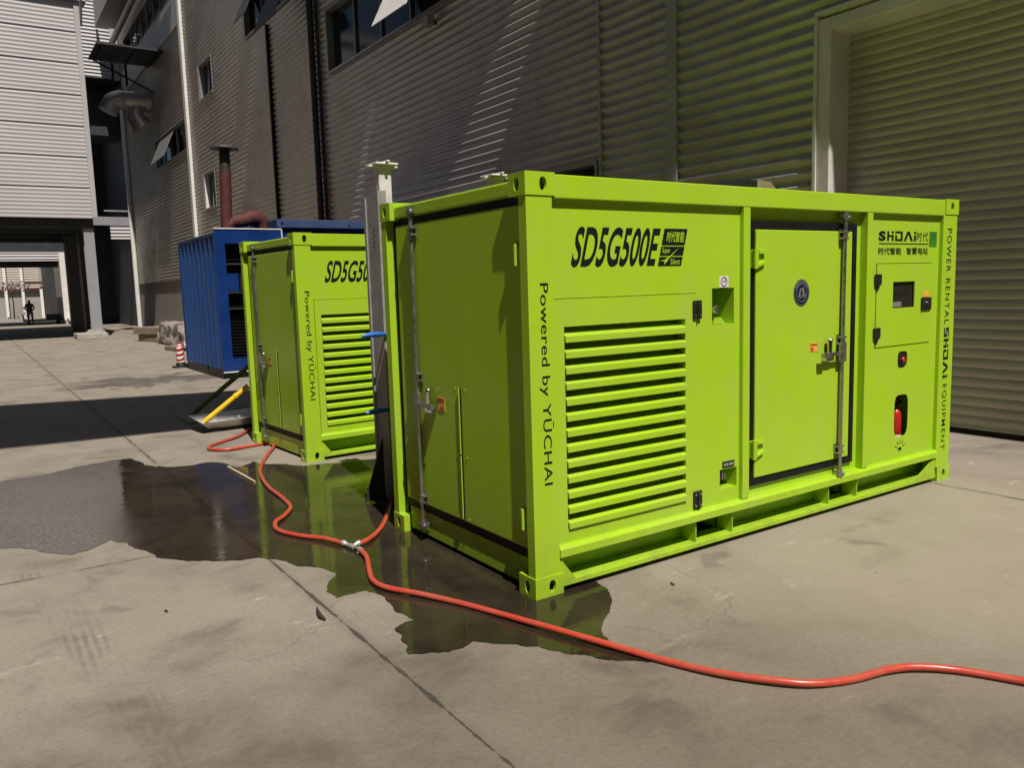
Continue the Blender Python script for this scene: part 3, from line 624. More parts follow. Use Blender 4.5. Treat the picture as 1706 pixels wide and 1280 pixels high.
def set_back(o, d):
    """features were measured on the face of the frame; set them out on their own recessed plane"""
    if o.type == 'MESH':
        for v in o.data.vertices: v.co.x += (v.co.x + 2.531) * d / 3.583; v.co.z += (v.co.z - 1.787) * d / 3.583
    for ch in o.children: set_back(ch, d)
c1 = make_container()
for o in c1.children:
    n_ = o.name.split('.')[0]
    if n_ in ('side_panel', 'louvre_door', 'control_panel', 'control_door'): set_back(o, 0.034)
    elif n_ in ('door_surround', 'side_door') or (n_ == 'gasket' and o.data.vertices[0].co.x > 1.0): set_back(o, 0.045 if n_ != 'side_door' else 0.028)
c1['label'] = 'nearest lime green generator container, full model lettering and louvres facing the camera'
c1['group'] = 'lime green generator containers'
c2 = copy_tree(c1)
c2['label'] = 'second lime green generator container, behind the first and partly hidden by the grey jack post'
c2.location = (0.283, 4.517, 0); c2.rotation_euler.z = math.radians(3.0); c2.scale = (1, 0.9, 1)
c1.name = 'generator_container'

fe = thing('fire_extinguisher', 'small red fire extinguisher inside the slot of the nearest green container', 'extinguisher', (3.845, 0.14, 0.425))
e = MB(); e.tube([(0, 0, 0), (0, 0, 0.01), (0, 0, 0.20), (0, 0, 0.235), (0, 0, 0.255)], [0.045, 0.05, 0.05, 0.036, 0.016], 18); e.build('cylinder', M['red'], fe)
e = MB(); e.cyl((0, 0, 0.25), (0, 0, 0.285), 0.014, 10); e.prism([(-0.03, 0.275), (0.085, 0.300), (0.085, 0.312), (-0.03, 0.29)], -0.01, 0.01, 'y'); e.build('valve', M['black'], fe)
e = MB(); e.prism([(-0.02, 0.298), (0.05, 0.325), (0.085, 0.345), (0.08, 0.352), (0.04, 0.338), (-0.02, 0.312)], -0.011, 0.011, 'y'); e.build('lever', M['red'], fe)
e = MB(); e.tube([(0, 0, 0.0), (0, 0, 0.03)], 0.0515, 18); e.build('base_band', M['white'], fe)

# ------------------------------------------------------------------ grey jack posts between the containers
def make_jack():
    root = thing('jack_post', '', 'jack')
    m = MB()
    m.box(0.0, 0.012, 0.0, 0.25, 0.0, 2.59); m.box(0.012, 0.075, 0.0, 0.012, 0.0, 2.59); m.box(0.012, 0.20, 0.238, 0.25, 0.0, 2.59); m.box(-0.012, 0.0, 0.225, 0.262, 0.0, 2.56)
    for k in range(4): m.cyl((-0.002, 0.11 + 0.01 * k, 2.33 - 0.045 * k), (-0.003, 0.11 + 0.01 * k, 2.33 - 0.045 * k), 0.008, 8)
    m.build('outer_column', M['jack'], root)
    m = MB()
    for k in range(4): m.cyl((0.001, 0.10, 2.28 - 0.045 * k), (-0.0025, 0.10, 2.28 - 0.045 * k), 0.009, 10)
    m.build('pin_hole', M['black'], root)
    m = MB(); m.box(0.045, 0.155, 0.05, 0.16, 0.6, 2.800, 0.004); m.build('inner_tube', M['jackw'], root)
    m = MB(); m.box(0.0, 0.20, 0.0, 0.21, 2.802, 2.818, 0.004); m.box(-0.03, 0.23, 0.075, 0.10, 2.788, 2.801, 0.003); m.box(0.085, 0.11, -0.03, 0.24, 2.819, 2.832, 0.003); m.build('head_plate', M['white'], root)
    m = MB(); m.box(-0.10, 0.30, -0.05, 0.35, 0.0, 0.02, 0.003)
    m.prism([(-0.20, 0.021), (-0.013, 0.021), (-0.013, 0.55)], 0.10, 0.115, 'y'); m.prism([(0.076, 0.021), (0.30, 0.021), (0.076, 0.5)], 0.10, 0.115, 'y')
    m.prism([(-0.12, 0.021), (-0.001, 0.021), (-0.001, 0.5)], 0.02, 0.03, 'x')
    m.build('foot', M['darkst'], root)
    for z in (1.42, 0.79):
        m = MB(); m.tube([(0.06, -0.02, z + 0.005), (-0.03, -0.025, z + 0.01), (-0.08, -0.03, z + 0.012), (-0.16, -0.03, z + 0.008), (-0.21, -0.03, z)], [0.010, 0.016, 0.022, 0.02, 0.013], 12); m.build('crank_handle', M['handle'], root)
        m = MB(); m.cyl((0.06, -0.02, z + 0.005), (0.06, 0.05, z + 0.005), 0.02, 12); m.build('crank_hub', M['jack'], root)
    return root
j1 = make_jack(); j1.location = (0.295, 2.49, 0); tag(j1, 'grey jack post with blue handles behind the door end of the first green container', 'jack', 'grey jack posts')
j2 = copy_tree(j1); j2.location = (1.445, 2.55, -0.025); j2['label'] = 'jack post whose plated top pokes up over the roof of the first green container'

# ------------------------------------------------------------------ red hose
def spline(pts, n=10):
    P = [Vector(p) for p in pts]; P = [P[0] * 2 - P[1]] + P + [P[-1] * 2 - P[-2]]; R = []
    for i in range(1, len(P) - 2):
        for k in range(n):
            t = k / n; a, b, c, d = P[i - 1], P[i], P[i + 1], P[i + 2]
            R.append(0.5 * ((2 * b) + (c - a) * t + (2 * a - 5 * b + 4 * c - d) * t * t + (3 * b - a - 3 * c + d) * t ** 3))
    R.append(P[-2]); return R
HOSE = [(0.392, 6.979), (0.118, 6.547), (-0.172, 6.293), (-0.321, 6.136), (-0.362, 5.939), (-0.218, 5.763), (0.084, 5.813), (0.262, 5.843), (0.27, 5.595), (0.079, 5.185), (-0.118, 4.756), (-0.286, 4.259), (-0.394, 3.664), (-0.42, 3.192), (-0.461, 2.854), (-0.599, 2.606), (-0.711, 2.467), (-0.753, 2.264), (-0.67, 2.026), (-0.562, 1.829), (-0.491, 1.633), (-0.459, 1.425), (-0.485, 1.257), (-0.568, 1.033), (-0.626, 0.839), (-0.615, 0.668), (-0.507, 0.452), (-0.395, 0.228), (-0.307, -0.013), (-0.21, -0.325), (-0.092, -0.667), (0.019, -0.971), (0.133, -1.237), (0.277, -1.451), (0.391, -1.551), (0.552, -1.62), (0.746, -1.671), (0.872, -1.739), (0.995, -1.862), (1.11, -2.074), (1.189, -2.258), (1.308, -2.534), (2.347, -2.726), (3.747, -2.126), (4.947, -1.026)]
BRANCH = [(-0.417, 1.555), (-0.312, 1.607), (-0.176, 1.75), (-0.018, 1.973), (0.14, 2.231), (0.35, 2.588), (0.461, 2.759)]
h = thing('water_hose', 'red rubber hose winding across the wet concrete past both green containers', 'hose', (0, 0, 0))
def hz(l, z=0.0225): return [(x, y, z + 0.004 * math.sin(i * 1.7)) for i, (x, y) in enumerate(l)]
k = 21
m = MB(); m.tube(spline(hz(HOSE[:k])), 0.0175, 14); m.build('hose_length', M['hose'], h)
m = MB(); m.tube(spline(hz(HOSE[k:])), 0.0175, 14); m.build('hose_length', M['hose'], h)
m = MB(); m.tube(spline(hz(BRANCH)), 0.0175, 14); m.build('hose_length', M['hose'], h)
A, B, Cc = Vector((*HOSE[k - 1], 0.026)), Vector((*HOSE[k], 0.026)), Vector((*BRANCH[0], 0.03))
m = MB(); d = (B - A).normalized()
m.tube([A - d * 0.015, A + d * 0.02, A + d * 0.022, B - d * 0.022, B - d * 0.02, B + d * 0.015], [0.0205, 0.0205, 0.013, 0.013, 0.0205, 0.0205], 14)
mid = (A + B) / 2; e_ = (Cc - mid).normalized(); m.tube([mid, Cc - e_ * 0.02, Cc - e_ * 0.018, Cc + e_ * 0.012], [0.013, 0.013, 0.0205, 0.0205], 14); m.tube([mid - d * 0.03, mid + d * 0.03], 0.018, 14)
m.build('hose_connector', M['alu'], h)

# ------------------------------------------------------------------ yellow pole, olive brace, trays beside the second container
y = thing('yellow_pole', 'yellow painted steel pole leaning against the second green container', 'pole', (-0.135, 7.15, 0))
m = MB(); a, b = Vector((-0.135, 7.150, 0.160)), Vector((0.430, 7.050, 0.588)); m.tube([a, b], 0.034, 14); m.build('shaft', M['yellow'], y)
m = MB(); dv = (b - a).normalized(); m.tube([a + dv * 0.50, a + dv * 0.54], 0.041, 14); m.tube([b - dv * 0.02, b + dv * 0.004], 0.037, 14); m.build('collar', M['yellow'], y)
for o in y.children: o.location = -Vector(y.location)
br = thing('olive_brace', 'olive green steel brace slanting from a flat foot plate up behind the second green container', 'brace', (0.1, 8.9, 0))
m = MB(); a, b = Vector((0.10, 8.85, 0.05)), Vector((0.95, 8.45, 0.80)); m.tube([a, b], 0.036, 10); m.build('bar', M['olive'], br)
m = MB(); m.box(-0.10, 0.34, 8.15, 9.05, 0.0, 0.025, 0.004); m.box(0.05, 0.16, 8.78, 8.90, 0.026, 0.06); m.build('foot_plate', M['olive'], br)
for o in br.children: o.location = -Vector(br.location)
tr = thing('metal_tray', 'shallow folded metal tray lying tilted at the corner of the second green container', 'tray', (0.1, 7.25, 0), math.radians(4))
m = MB(); W2, D2 = 0.92, 0.30
V = [(-0.16, 0.0, 0.055), (W2, 0.0, 0.055), (W2, D2, 0.085), (-0.16, D2, 0.085), (-0.27, -0.10, 0.15), (W2 + 0.05, -0.10, 0.155), (W2 + 0.05, D2 + 0.12, 0.20), (-0.30, D2 + 0.12, 0.20)]
V2 = [(x, yy, z - 0.008) for x, yy, z in V]
F = [(0, 1, 2, 3), (0, 1, 5, 4), (1, 2, 6, 5), (2, 3, 7, 6), (3, 0, 4, 7)]
m.add(V + V2, F + [tuple(i + 8 for i in f) for f in F] + [(4, 5, 13, 12), (5, 6, 14, 13), (6, 7, 15, 14), (7, 4, 12, 15)]); m.build('pan', M['alu'], tr)
m = MB(); m.box(-0.10, 0.75, 0.02, 0.06, 0.0, 0.048); m.box(-0.15, -0.03, -0.03, 0.02, 0.0, 0.02); m.box(0.2, 0.9, 0.22, 0.27, 0.0, 0.07); m.build('support_bar', M['darkst'], tr)
m = MB(); m.tube([(-0.05, 0.18, 0.10), (0.18, 0.05, 0.115)], 0.011, 8); m.tube([(0.32, 0.26, 0.13), (0.58, 0.05, 0.12)], 0.013, 8); m.build('loose_rod', M['white'], tr)

# ------------------------------------------------------------------ debris on the yard
def stick(name, label, pts, r, mt, cat='stick'):
    m = MB(); o = Vector(pts[0]); m.tube([Vector(p) - o for p in pts], r, 8); tag(m.build(name, mt, loc=o), label, cat); 
stick('wood_stick', 'pale wooden stick lying in the puddle in front of the second green container', [(-0.443, 4.86, 0.012), (-0.432, 4.4, 0.014), (-0.418, 4.0, 0.012)], [0.011, 0.013, 0.010], M['stick'])
stick('twig', 'dark curled twig on dry concrete left of the long joint', [(-1.049, 0.673, 0.012), (-1.072, 0.59, 0.018), (-1.080, 0.53, 0.016), (-1.072, 0.484, 0.012)], [0.004, 0.010, 0.013, 0.006], M['leaf'])
for k, (x, yy, lab) in enumerate(((-1.753, 1.182, 'small brown leaf scrap on the dry concrete left of the twig'), (0.78, -0.30, 'tiny dark leaf scrap on concrete in front of the louvres of the first container'))):
    m = MB(); V = []
    for i in range(9):
        a = 2 * math.pi * i / 9; V.append((0.020 * math.cos(a) * (1 + 0.3 * random.random()), 0.008 * math.sin(a), 0.005 + 0.006 * random.random()))
    m.add(V + [(v[0], v[1], v[2] - 0.004) for v in V], [tuple(range(9)), tuple(range(17, 8, -1))] + [(i, (i + 1) % 9, 9 + (i + 1) % 9, 9 + i) for i in range(9)])
    o = m.build('leaf_scrap', M['leaf'], loc=(x, yy, 0.0)); o.rotation_euler.z = random.uniform(0, 3); tag(o, lab, 'leaf', 'leaf scraps on the concrete')

# ------------------------------------------------------------------ blue generator with exhaust stack
bg = thing('blue_generator', 'dark blue generator container with corrugated side and rust red exhaust stack', 'generator', (1.85, 13.9, 0))
def part(m, name, mt, parent, org): o = m.build(name, mt, parent); o.location = -Vector(org); return o
org = bg.location
m = MB()     # front frame panel with openings
ops = [(2.06, 2.78, 0.42, 2.86)]
for c in grid_cells(1.85, 3.27, 0.16, 3.16, ops): m.add([(c[0], 13.9, c[2]), (c[1], 13.9, c[2]), (c[1], 13.9, c[3]), (c[0], 13.9, c[3])], [(0, 1, 2, 3)])
for x0, x1, z0, z1 in ops:
    m.add([(x0, 13.9, z0), (x1, 13.9, z0), (x1, 13.9, z1), (x0, 13.9, z1), (x0, 14.3, z0), (x1, 14.3, z0), (x1, 14.3, z1), (x0, 14.3, z1)], [(0, 1, 5, 4), (1, 2, 6, 5), (2, 3, 7, 6), (3, 0, 4, 7)])
fp = part(m, 'front_panel', M['blue'], bg, org)
m = MB(); m.box(2.061, 2.779, 14.22, 14.24, 0.421, 2.859); m.build('vent_backing', M['dark'], fp)
for z0, z1 in ((0.43, 1.46), (1.53, 1.80), (2.45, 2.85)):
    m = MB()
    for k in range(int((z1 - z0) / 0.07)): m.box(2.075, 2.765, 14.08, 14.14, z0 + k * 0.07 + 0.005, z0 + k * 0.07 + 0.018)
    m.build('vent_grille', M['black'], fp)
for zz in (1.48, 1.82, 2.42): MB().box(2.061, 2.779, 13.93, 14.21, zz, zz + 0.025).build('shelf', M['darkst'], fp)
m = MB(); m.box(2.07, 2.32, 14.0, 14.05, 1.86, 2.24); m.build('inner_flap', M['blue'], fp); m = MB(); m.box(2.36, 2.77, 14.05, 14.2, 1.86, 2.36); m.build('inner_cabinet', M['black'], fp)
m = MB(); m.box(1.85, 3.275, 13.885, 13.92, 3.162, 3.185); m.box(3.272, 3.295, 13.885, 13.92, 0.13, 3.16); m.box(1.85, 3.270, 13.885, 13.91, 0.135, 0.158); part(m, 'edge_trim', M['white'], bg, org)
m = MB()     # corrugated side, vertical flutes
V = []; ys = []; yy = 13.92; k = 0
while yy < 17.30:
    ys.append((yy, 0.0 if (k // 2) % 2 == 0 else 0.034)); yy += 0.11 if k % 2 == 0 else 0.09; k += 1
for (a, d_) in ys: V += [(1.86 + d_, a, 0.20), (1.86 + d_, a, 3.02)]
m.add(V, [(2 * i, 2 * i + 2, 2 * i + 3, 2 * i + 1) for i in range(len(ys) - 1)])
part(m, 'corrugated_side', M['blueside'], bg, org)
m = MB(); m.box(1.852, 1.93, 13.93, 17.34, 3.022, 3.10, 0.01); m.box(1.852, 1.93, 17.30, 17.36, 0.2, 3.02); m.box(1.93, 3.27, 13.93, 17.34, 3.06, 3.09); m.box(1.95, 3.26, 17.3, 17.33, 0.2, 3.0); m.build('tmp', M['blue'])
top = bpy.data.objects['tmp']; top.name = 'top_frame'; top.parent = bg; top.location = -Vector(org)
m = MB(); m.box(1.88, 3.25, 13.96, 17.3, 0.0, 0.13); m.box(1.86, 1.875, 13.96, 15.2, 0.02, 0.195); m.box(1.86, 1.875, 15.4, 17.3, 0.02, 0.195); part(m, 'skid', M['darkst'], bg, org)
m = MB(); m.box(3.32, 6.1, 14.3, 16.5, 0.25, 3.30); part(m, 'container_body', M['blue'], bg, org)
m = MB(); m.box(3.30, 6.12, 14.22, 14.30, 3.24, 3.42, 0.008); m.box(3.30, 3.38, 14.31, 16.5, 3.24, 3.42, 0.008); m.box(3.30, 3.42, 14.22, 14.299, 0.0, 3.23, 0.006); part(m, 'top_rail', M['bluerail'], bg, org)
m = MB(); m.cyl((3.42, 14.225, 3.33), (3.42, 14.214, 3.33), 0.035, 12); m.cyl((5.0, 14.225, 3.30), (5.0, 14.214, 3.30), 0.03, 10); part(m, 'rail_hole', M['black'], bg, org)
m = MB()     # muffler elbow and stack
m.tube(spline([(2.44, 15.0, 3.1), (2.44, 15.0, 3.25), (2.50, 15.0, 3.36), (2.72, 15.0, 3.42)], 6), 0.14, 16)
m.tube(spline([(2.55, 15.0, 3.40), (2.80, 15.0, 3.44), (3.00, 15.05, 3.50), (3.18, 15.1, 3.46), (3.26, 15.12, 3.30), (3.26, 15.12, 3.10)], 7), [0.15] * 12 + [0.185] * 24, 16)
part(m, 'muffler', M['rust'], bg, org)
m = MB(); m.tube([(2.42, 15.0, 3.3), (2.47, 15.0, 4.5)], 0.125, 18); st = part(m, 'exhaust_stack', M['rust'], bg, org)
m = MB(); m.tube([(2.47, 15.0, 4.505), (2.485, 15.0, 5.03)], 0.115, 18); m.build('stack_top', M['soot'], st)
m = MB(); m.tube([(2.487, 15.0, 4.99), (2.488, 15.0, 5.03), (2.49, 15.0, 5.10)], [0.31, 0.30, 0.05], 20); m.build('rain_cap', M['soot'], st)

# ------------------------------------------------------------------ striped guard post, pallets, wrapped load
bo = thing('traffic_bollard', 'short red and white striped bollard beside the blue generator', 'bollard', (1.81, 17.88, 0))
m = MB(); m.tube([(0, 0, 0.13), (0, 0, 0.50), (0, 0, 0.58)], [0.095, 0.085, 0.06], 20); body = m.build('body', M['white'], bo)
m = MB()
for z0 in (0.215, 0.345, 0.475):
    V = []; nn = 20
    for i in range(nn + 1):
        a = 2 * math.pi * i / nn; zz = z0 + 0.055 * math.sin(a + 0.6)
        for q in (0, 0.055): V.append((0.098 * math.cos(a), 0.098 * math.sin(a), zz + q))
    m.add(V, [(2 * i, 2 * i + 2, 2 * i + 3, 2 * i + 1) for i in range(nn)], True)
m.tube([(0, 0, 0.535), (0, 0, 0.60)], [0.080, 0.045], 16); m.build('red_stripe', M['red'], body)
m = MB(); m.tube([(0, 0, 0), (0, 0, 0.03), (0, 0, 0.035), (0, 0, 0.13)], [0.22, 0.21, 0.12, 0.10], 20); m.build('base', M['gasket'], bo)
stick('white_stake', 'thin white stake standing between the striped bollard and blue generator', [(1.98, 17.75, 0.0), (1.96, 17.75, 0.36)], 0.022, M['white'], 'stake')

def pallet(loc, rz, label, w=1.2, d=1.0, tilt=0):
    root = thing('wooden_pallet', label, 'pallet', loc, rz, 'wooden pallets by the wall'); root.rotation_euler.x = tilt
    m = MB()
    for k in range(6): m.box(-w / 2, w / 2, -d / 2 + k * d / 6 + 0.01, -d / 2 + (k + 1) * d / 6 - 0.02, 0.115, 0.137)
    m.build('deck', M['wood'], root); m = MB()
    for k in (-1, 0, 1): m.box(k * (w / 2 - 0.05) - 0.05, k * (w / 2 - 0.05) + 0.05, -d / 2, d / 2, 0.022, 0.115)
    m.build('stringer', M['wood'], root); m = MB()
    for k in (-1, 0, 1): m.box(-w / 2, w / 2, k * (d / 2 - 0.06) - 0.05, k * (d / 2 - 0.06) + 0.05, 0.0, 0.022)
    m.build('bottom_board', M['wood'], root)
labs = ['wooden pallet at the bottom of the stack by the corner of the building', 'second wooden pallet up in the stack by the building corner', 'third wooden pallet up in the stack, pushed sideways', 'topmost wooden pallet of the stack by the building corner']
for k in range(4): pallet((4.15 + 0.08 * math.sin(k * 2.1), 31.6 + 0.1 * k, 0.002 + 0.145 * k), 0.2 + 0.06 * k, labs[k], 1.5, 2.2)
pallet((3.30, 24.6, 0.0), 0.1, 'lone low wooden pallet lying behind the striped bollard', 0.75, 1.6); 
def bundle(name, label, c, sz, seed):
    bm = bmesh.new(); bmesh.ops.create_cube(bm, size=1.0); bmesh.ops.subdivide_edges(bm, edges=bm.edges[:], cuts=14, use_grid_fill=True)
    for v in bm.verts:
        p_ = Vector((v.co.x * sz[0], v.co.y * sz[1], v.co.z * sz[2]))
        n_ = noise.noise_vector(p_ * 2.2 + Vector((seed, 0, 0))) * 0.13 + noise.noise_vector(p_ * 6 + Vector((0, seed, 0))) * 0.05
        fl = 1 + 0.25 * max(0, -v.co.z) ; p_ = Vector((p_.x * fl, p_.y * fl, p_.z)) + n_
        if v.co.z > 0.3: p_.z -= 0.25 * (abs(v.co.x) + abs(v.co.y)) ** 2 * sz[2]
        v.co = p_ + Vector((0, 0, sz[2] / 2)); v.co.z = max(0.01, v.co.z)
    me = bpy.data.meshes.new(name); bm.to_mesh(me); bm.free(); me.materials.append(M['film'])
    o = bpy.data.objects.new(name, me); COL.objects.link(o); o.location = c; tag(o, label, 'plastic wrap')
bundle('plastic_sheet', 'crumpled pale plastic wrap draped over the load beside the pallet stack', (4.0, 28.6, 0.0), (1.0, 2.6, 0.85), 3.1)
bundle('plastic_sheet', 'smaller crumpled plastic heap against the wall behind the blue generator', (3.85, 25.9, 0.0), (0.9, 1.6, 0.80), 8.7)

# ------------------------------------------------------------------ main building: ribbed metal wall on the right
XW = 6.25
mb_ = thing('factory_building', 'long ribbed metal factory building along the right side of the yard', 'building', (XW, 20, 0))
borg = mb_.location
def bpart(m, name, mt, parent=None):
    o = m.build(name, mt, parent or mb_)
    if parent is None: o.location = -Vector(borg)
    return o
OPEN = [(-2.9, 2.44, 0.0, 4.70), (6.70, 11.75, 2.60, 3.80), (8.6, 17.95, 7.66, 9.35), (29.75, 31.75, 9.72, 11.15), (30.4, 32.15, 5.36, 6.86),
        (34.1, 41.6, 8.25, 9.68), (35.5, 48.0, 14.9, 16.4), (19.2, 25.2, 10.45, 11.9)]
m = MB()
for c in grid_cells(-9.0, 50.0, 2.6, 18.0, OPEN):
    ribbed(m, (XW, c[0], 0), (0, 1, 0), (-1, 0, 0), c[1] - c[0], c[2], c[3], 0.166, 0.046)
wall = bpart(m, 'ribbed_wall', M['wall'])
m = MB(); m.box(XW + 0.02, XW + 0.2, 2.66, 50.0, 0.0, 2.58); m.box(XW + 0.02, XW + 0.2, -9.0, -2.95, 0.0, 2.58); m.box(XW - 0.045, XW + 0.02, 2.66, 50, 2.575, 2.599); bpart(m, 'plinth', M['plinth'])
m = MB(); m.box(XW + 0.1, XW + 14, -9.0, 50.0, 17.9, 18.1); m.box(XW + 14, XW + 14.2, -9, 50, 0, 17.9); m.box(XW + 0.45, XW + 0.5, 3.0, 50.0, 0.0, 17.88); m.box(XW + 0.5, XW + 14, -9.0, -8.9, 0, 17.8); bpart(m, 'rear_shell', M['darkst'])
# roller door
m = MB(); arc = [(0.0, 0.0), (0.08, 0.55), (0.30, 0.95), (0.52, 1.0), (0.72, 0.75), (0.86, 0.25), (0.93, -0.15)]
ribbed(m, (6.60, -2.9, 0), (0, 1, 0), (-1, 0, 0), 5.36, 0.06, 4.66, 0.107, 0.016, arc)
rd = bpart(m, 'roller_door', M['roller'])
m = MB(); m.box(6.585, 6.61, -2.9, 2.46, 0.0, 0.06); m.build('rubber_seal', M['gasket'], rd)
m = MB()     # deep metal reveal round the door
m.box(XW + 0.0, 6.62, 2.452, 2.50, 0.0, 4.66); m.box(XW + 0.0, 6.62, -2.95, 2.50, 4.662, 4.71); m.box(XW + 0.0, 6.62, -2.95, -2.905, 0.0, 4.66)
m.box(XW - 0.056, XW - 0.002, 2.44, 2.605, 0.0, 4.83, 0.004); m.box(XW - 0.056, XW - 0.002, -3.1, 2.438, 4.69, 4.83, 0.004)
m.box(XW - 0.08, XW - 0.002, 2.608, 2.655, 0.0, 4.88, 0.004); m.box(XW - 0.08, XW - 0.002, -3.1, 2.655, 4.885, 4.93, 0.004)
bpart(m, 'door_reveal', M['jamb'], rd).location = (0, 0, 0)
# flashings and downpipes
for (y0, y1, dx, z0) in ((4.93, 5.14, 0.07, 0.0), (6.62, 6.68, 0.058, 2.6), (33.95, 34.35, 0.16, 4.3)):
    m = MB(); m.box(XW - dx, XW + 0.03, y0, y1, z0, 17.9, 0.012); bpart(m, 'downpipe' if dx > 0.06 else 'vertical_trim', M['flash'] if y0 < 30 else M['white'])
m = MB(); m.tube([(XW - 0.13, 18.85, 0.0), (XW - 0.13, 18.85, 17.9)], 0.09, 14); m.tube([(XW - 0.09, 18.5, 2.6), (XW - 0.09, 18.5, 17.9)], 0.05, 10); bpart(m, 'downpipe', M['darkst'])
m = MB(); m.box(XW - 0.13, XW + 0.02, 22.72, 22.80, 2.6, 10.3); bpart(m, 'vertical_trim', M['gasket'])
m = MB(); m.tube([(XW - 0.15, 49.75, 0.0), (XW - 0.15, 49.75, 14.0)], 0.13, 12); bpart(m, 'downpipe', M['white'])
# windows
def window(y0, y1, z0, z1, nmul, rev=0.14, sill=True):
    m = MB(); t = 0.06
    m.box(XW - 0.062, XW + rev, y0, y0 + t, z0, z1); m.box(XW - 0.062, XW + rev, y1 - t, y1, z0, z1); m.box(XW - 0.062, XW + rev, y0 + t, y1 - t, z1 - t, z1)
    m.box(XW - 0.085 if sill else XW - 0.06, XW + rev, y0 + t, y1 - t, z0, z0 + t)
    for k in range(1, nmul): yy = y0 + (y1 - y0) * k / nmul; m.box(XW + rev - 0.06, XW + rev - 0.01, yy - 0.025, yy + 0.025, z0 + t, z1 - t)
    w_ = bpart(m, 'window', M['frame'])
    m = MB(); m.box(XW + rev, XW + rev + 0.02, y0, y1, z0, z1); m.build('pane', M['glass'], w_)
    return w_
def sash(w_, y0, y1, ztop, zbot, out, mt, x=XW):
    m = MB(); d_ = Vector((-out, 0, zbot - ztop)); n_ = Vector((-(zbot - ztop), 0, -out)).normalized() * 0.02
    a, b = Vector((x, y0, ztop)), Vector((x, y1, ztop)); V = [a, b, b + d_, a + d_]; V += [v + n_ for v in V]
    m.add(V, [(0, 1, 2, 3), (7, 6, 5, 4), (0, 4, 5, 1), (1, 5, 6, 2), (2, 6, 7, 3), (3, 7, 4, 0)])
    return m.build('open_sash', mt, w_)
wA = window(6.72, 11.73, 2.62, 3.80, 3)
wB = window(8.62, 17.93, 7.66, 9.35, 6)
sash(wB, 12.1, 13.8, 8.95, 7.72, 0.62, M['white'], XW - 0.02)
wC = window(29.75, 31.75, 9.72, 11.15, 2); m = MB(); m.box(XW - 0.055, XW + 0.13, 31.70, 31.92, 9.72, 11.15); m.build('reveal', M['white'], wC)
wD = window(30.4, 32.15, 5.36, 6.86, 2); m = MB(); m.box(XW - 0.055, XW + 0.13, 32.08, 32.34, 5.36, 6.86); m.build('reveal', M['white'], wD)
wE = window(34.4, 41.6, 8.25, 9.68, 5); sash(wE, 37.3, 40.5, 9.6, 8.35, 0.55, M['frame'])
wF = window(35.5, 48.0, 14.9, 16.4, 8)
wG = window(19.2, 25.2, 10.45, 11.9, 4); sash(wG, 19.3, 21.3, 11.8, 9.5, 1.0, M['darkst']); sash(wG, 23.8, 25.1, 11.9, 10.9, 0.45, M['darkst'])
m = MB(); m.box(XW - 0.10, XW - 0.03, 34.4, 49.0, 13.55, 14.85, 0.02); m.box(XW - 1.3, XW - 0.1, 36.5, 49.0, 17.2, 17.4); m.box(XW - 1.3, XW - 1.2, 36.5, 49.0, 17.4, 19.0); bpart(m, 'parapet_panel', M['beige'])
m = MB(); m.tube([(XW - 0.5, 34.0, 17.0), (XW - 0.5, 49.0, 16.4)], 0.16, 12); bpart(m, 'gutter_pipe', M['flash'])
# wall lamp
m = MB(); m.box(XW - 0.30, XW - 0.12, 11.80, 12.05, 7.28, 7.48, 0.02); lm = bpart(m, 'wall_lamp', M['frame']); m = MB(); m.box(XW - 0.12, XW + 0.0, 11.88, 11.96, 7.34, 7.42); m.build('bracket', M['darkst'], lm)
# unseen canopies added above the picture, shaped to shade the wall, and the footbridge across the yard
def canopy(poly, z, t=0.12, name='canopy'):
    m = MB(); m.prism(poly, z, z + t); bpart(m, name, M['flash'])
canopy([(XW, -8.0), (XW, 6.4), (XW - 0.70, 6.4), (XW - 0.70, -1.30), (XW - 0.61, -1.30), (XW - 0.61, -1.85), (XW - 0.70, -1.85), (XW - 0.70, -8.0)], 9.5)
canopy([(XW, 6.46), (XW, 11.65), (XW - 0.62, 11.65), (XW - 0.62, 8.4)], 9.5)
canopy([(XW, 11.66), (XW, 14.2), (XW - 0.36, 14.2), (XW - 0.36, 11.66)], 9.52)
canopy([(XW, 10.75), (XW, 21.3), (XW - 1.6, 21.3), (XW - 1.6, 10.75)], 14.0)
m = MB()
pf = lambda x: -2.2 - 0.10 * x; pb = lambda x: -0.2 - 0.30 * x
x0, x1 = -11.0, XW
V = [(x0, pf(x0), 16), (x1, pf(x1), 16), (x1, pb(x1), 16), (x0, pb(x0), 16), (x0, pf(x0), 19.4), (x1, pf(x1), 19.4), (x1, pb(x1), 19.4), (x0, pb(x0), 19.4)]
m.add(V, [(0, 3, 2, 1), (4, 5, 6, 7), (0, 1, 5, 4), (1, 2, 6, 5), (2, 3, 7, 6), (3, 0, 4, 7)]); bpart(m, 'footbridge', M['facade'])

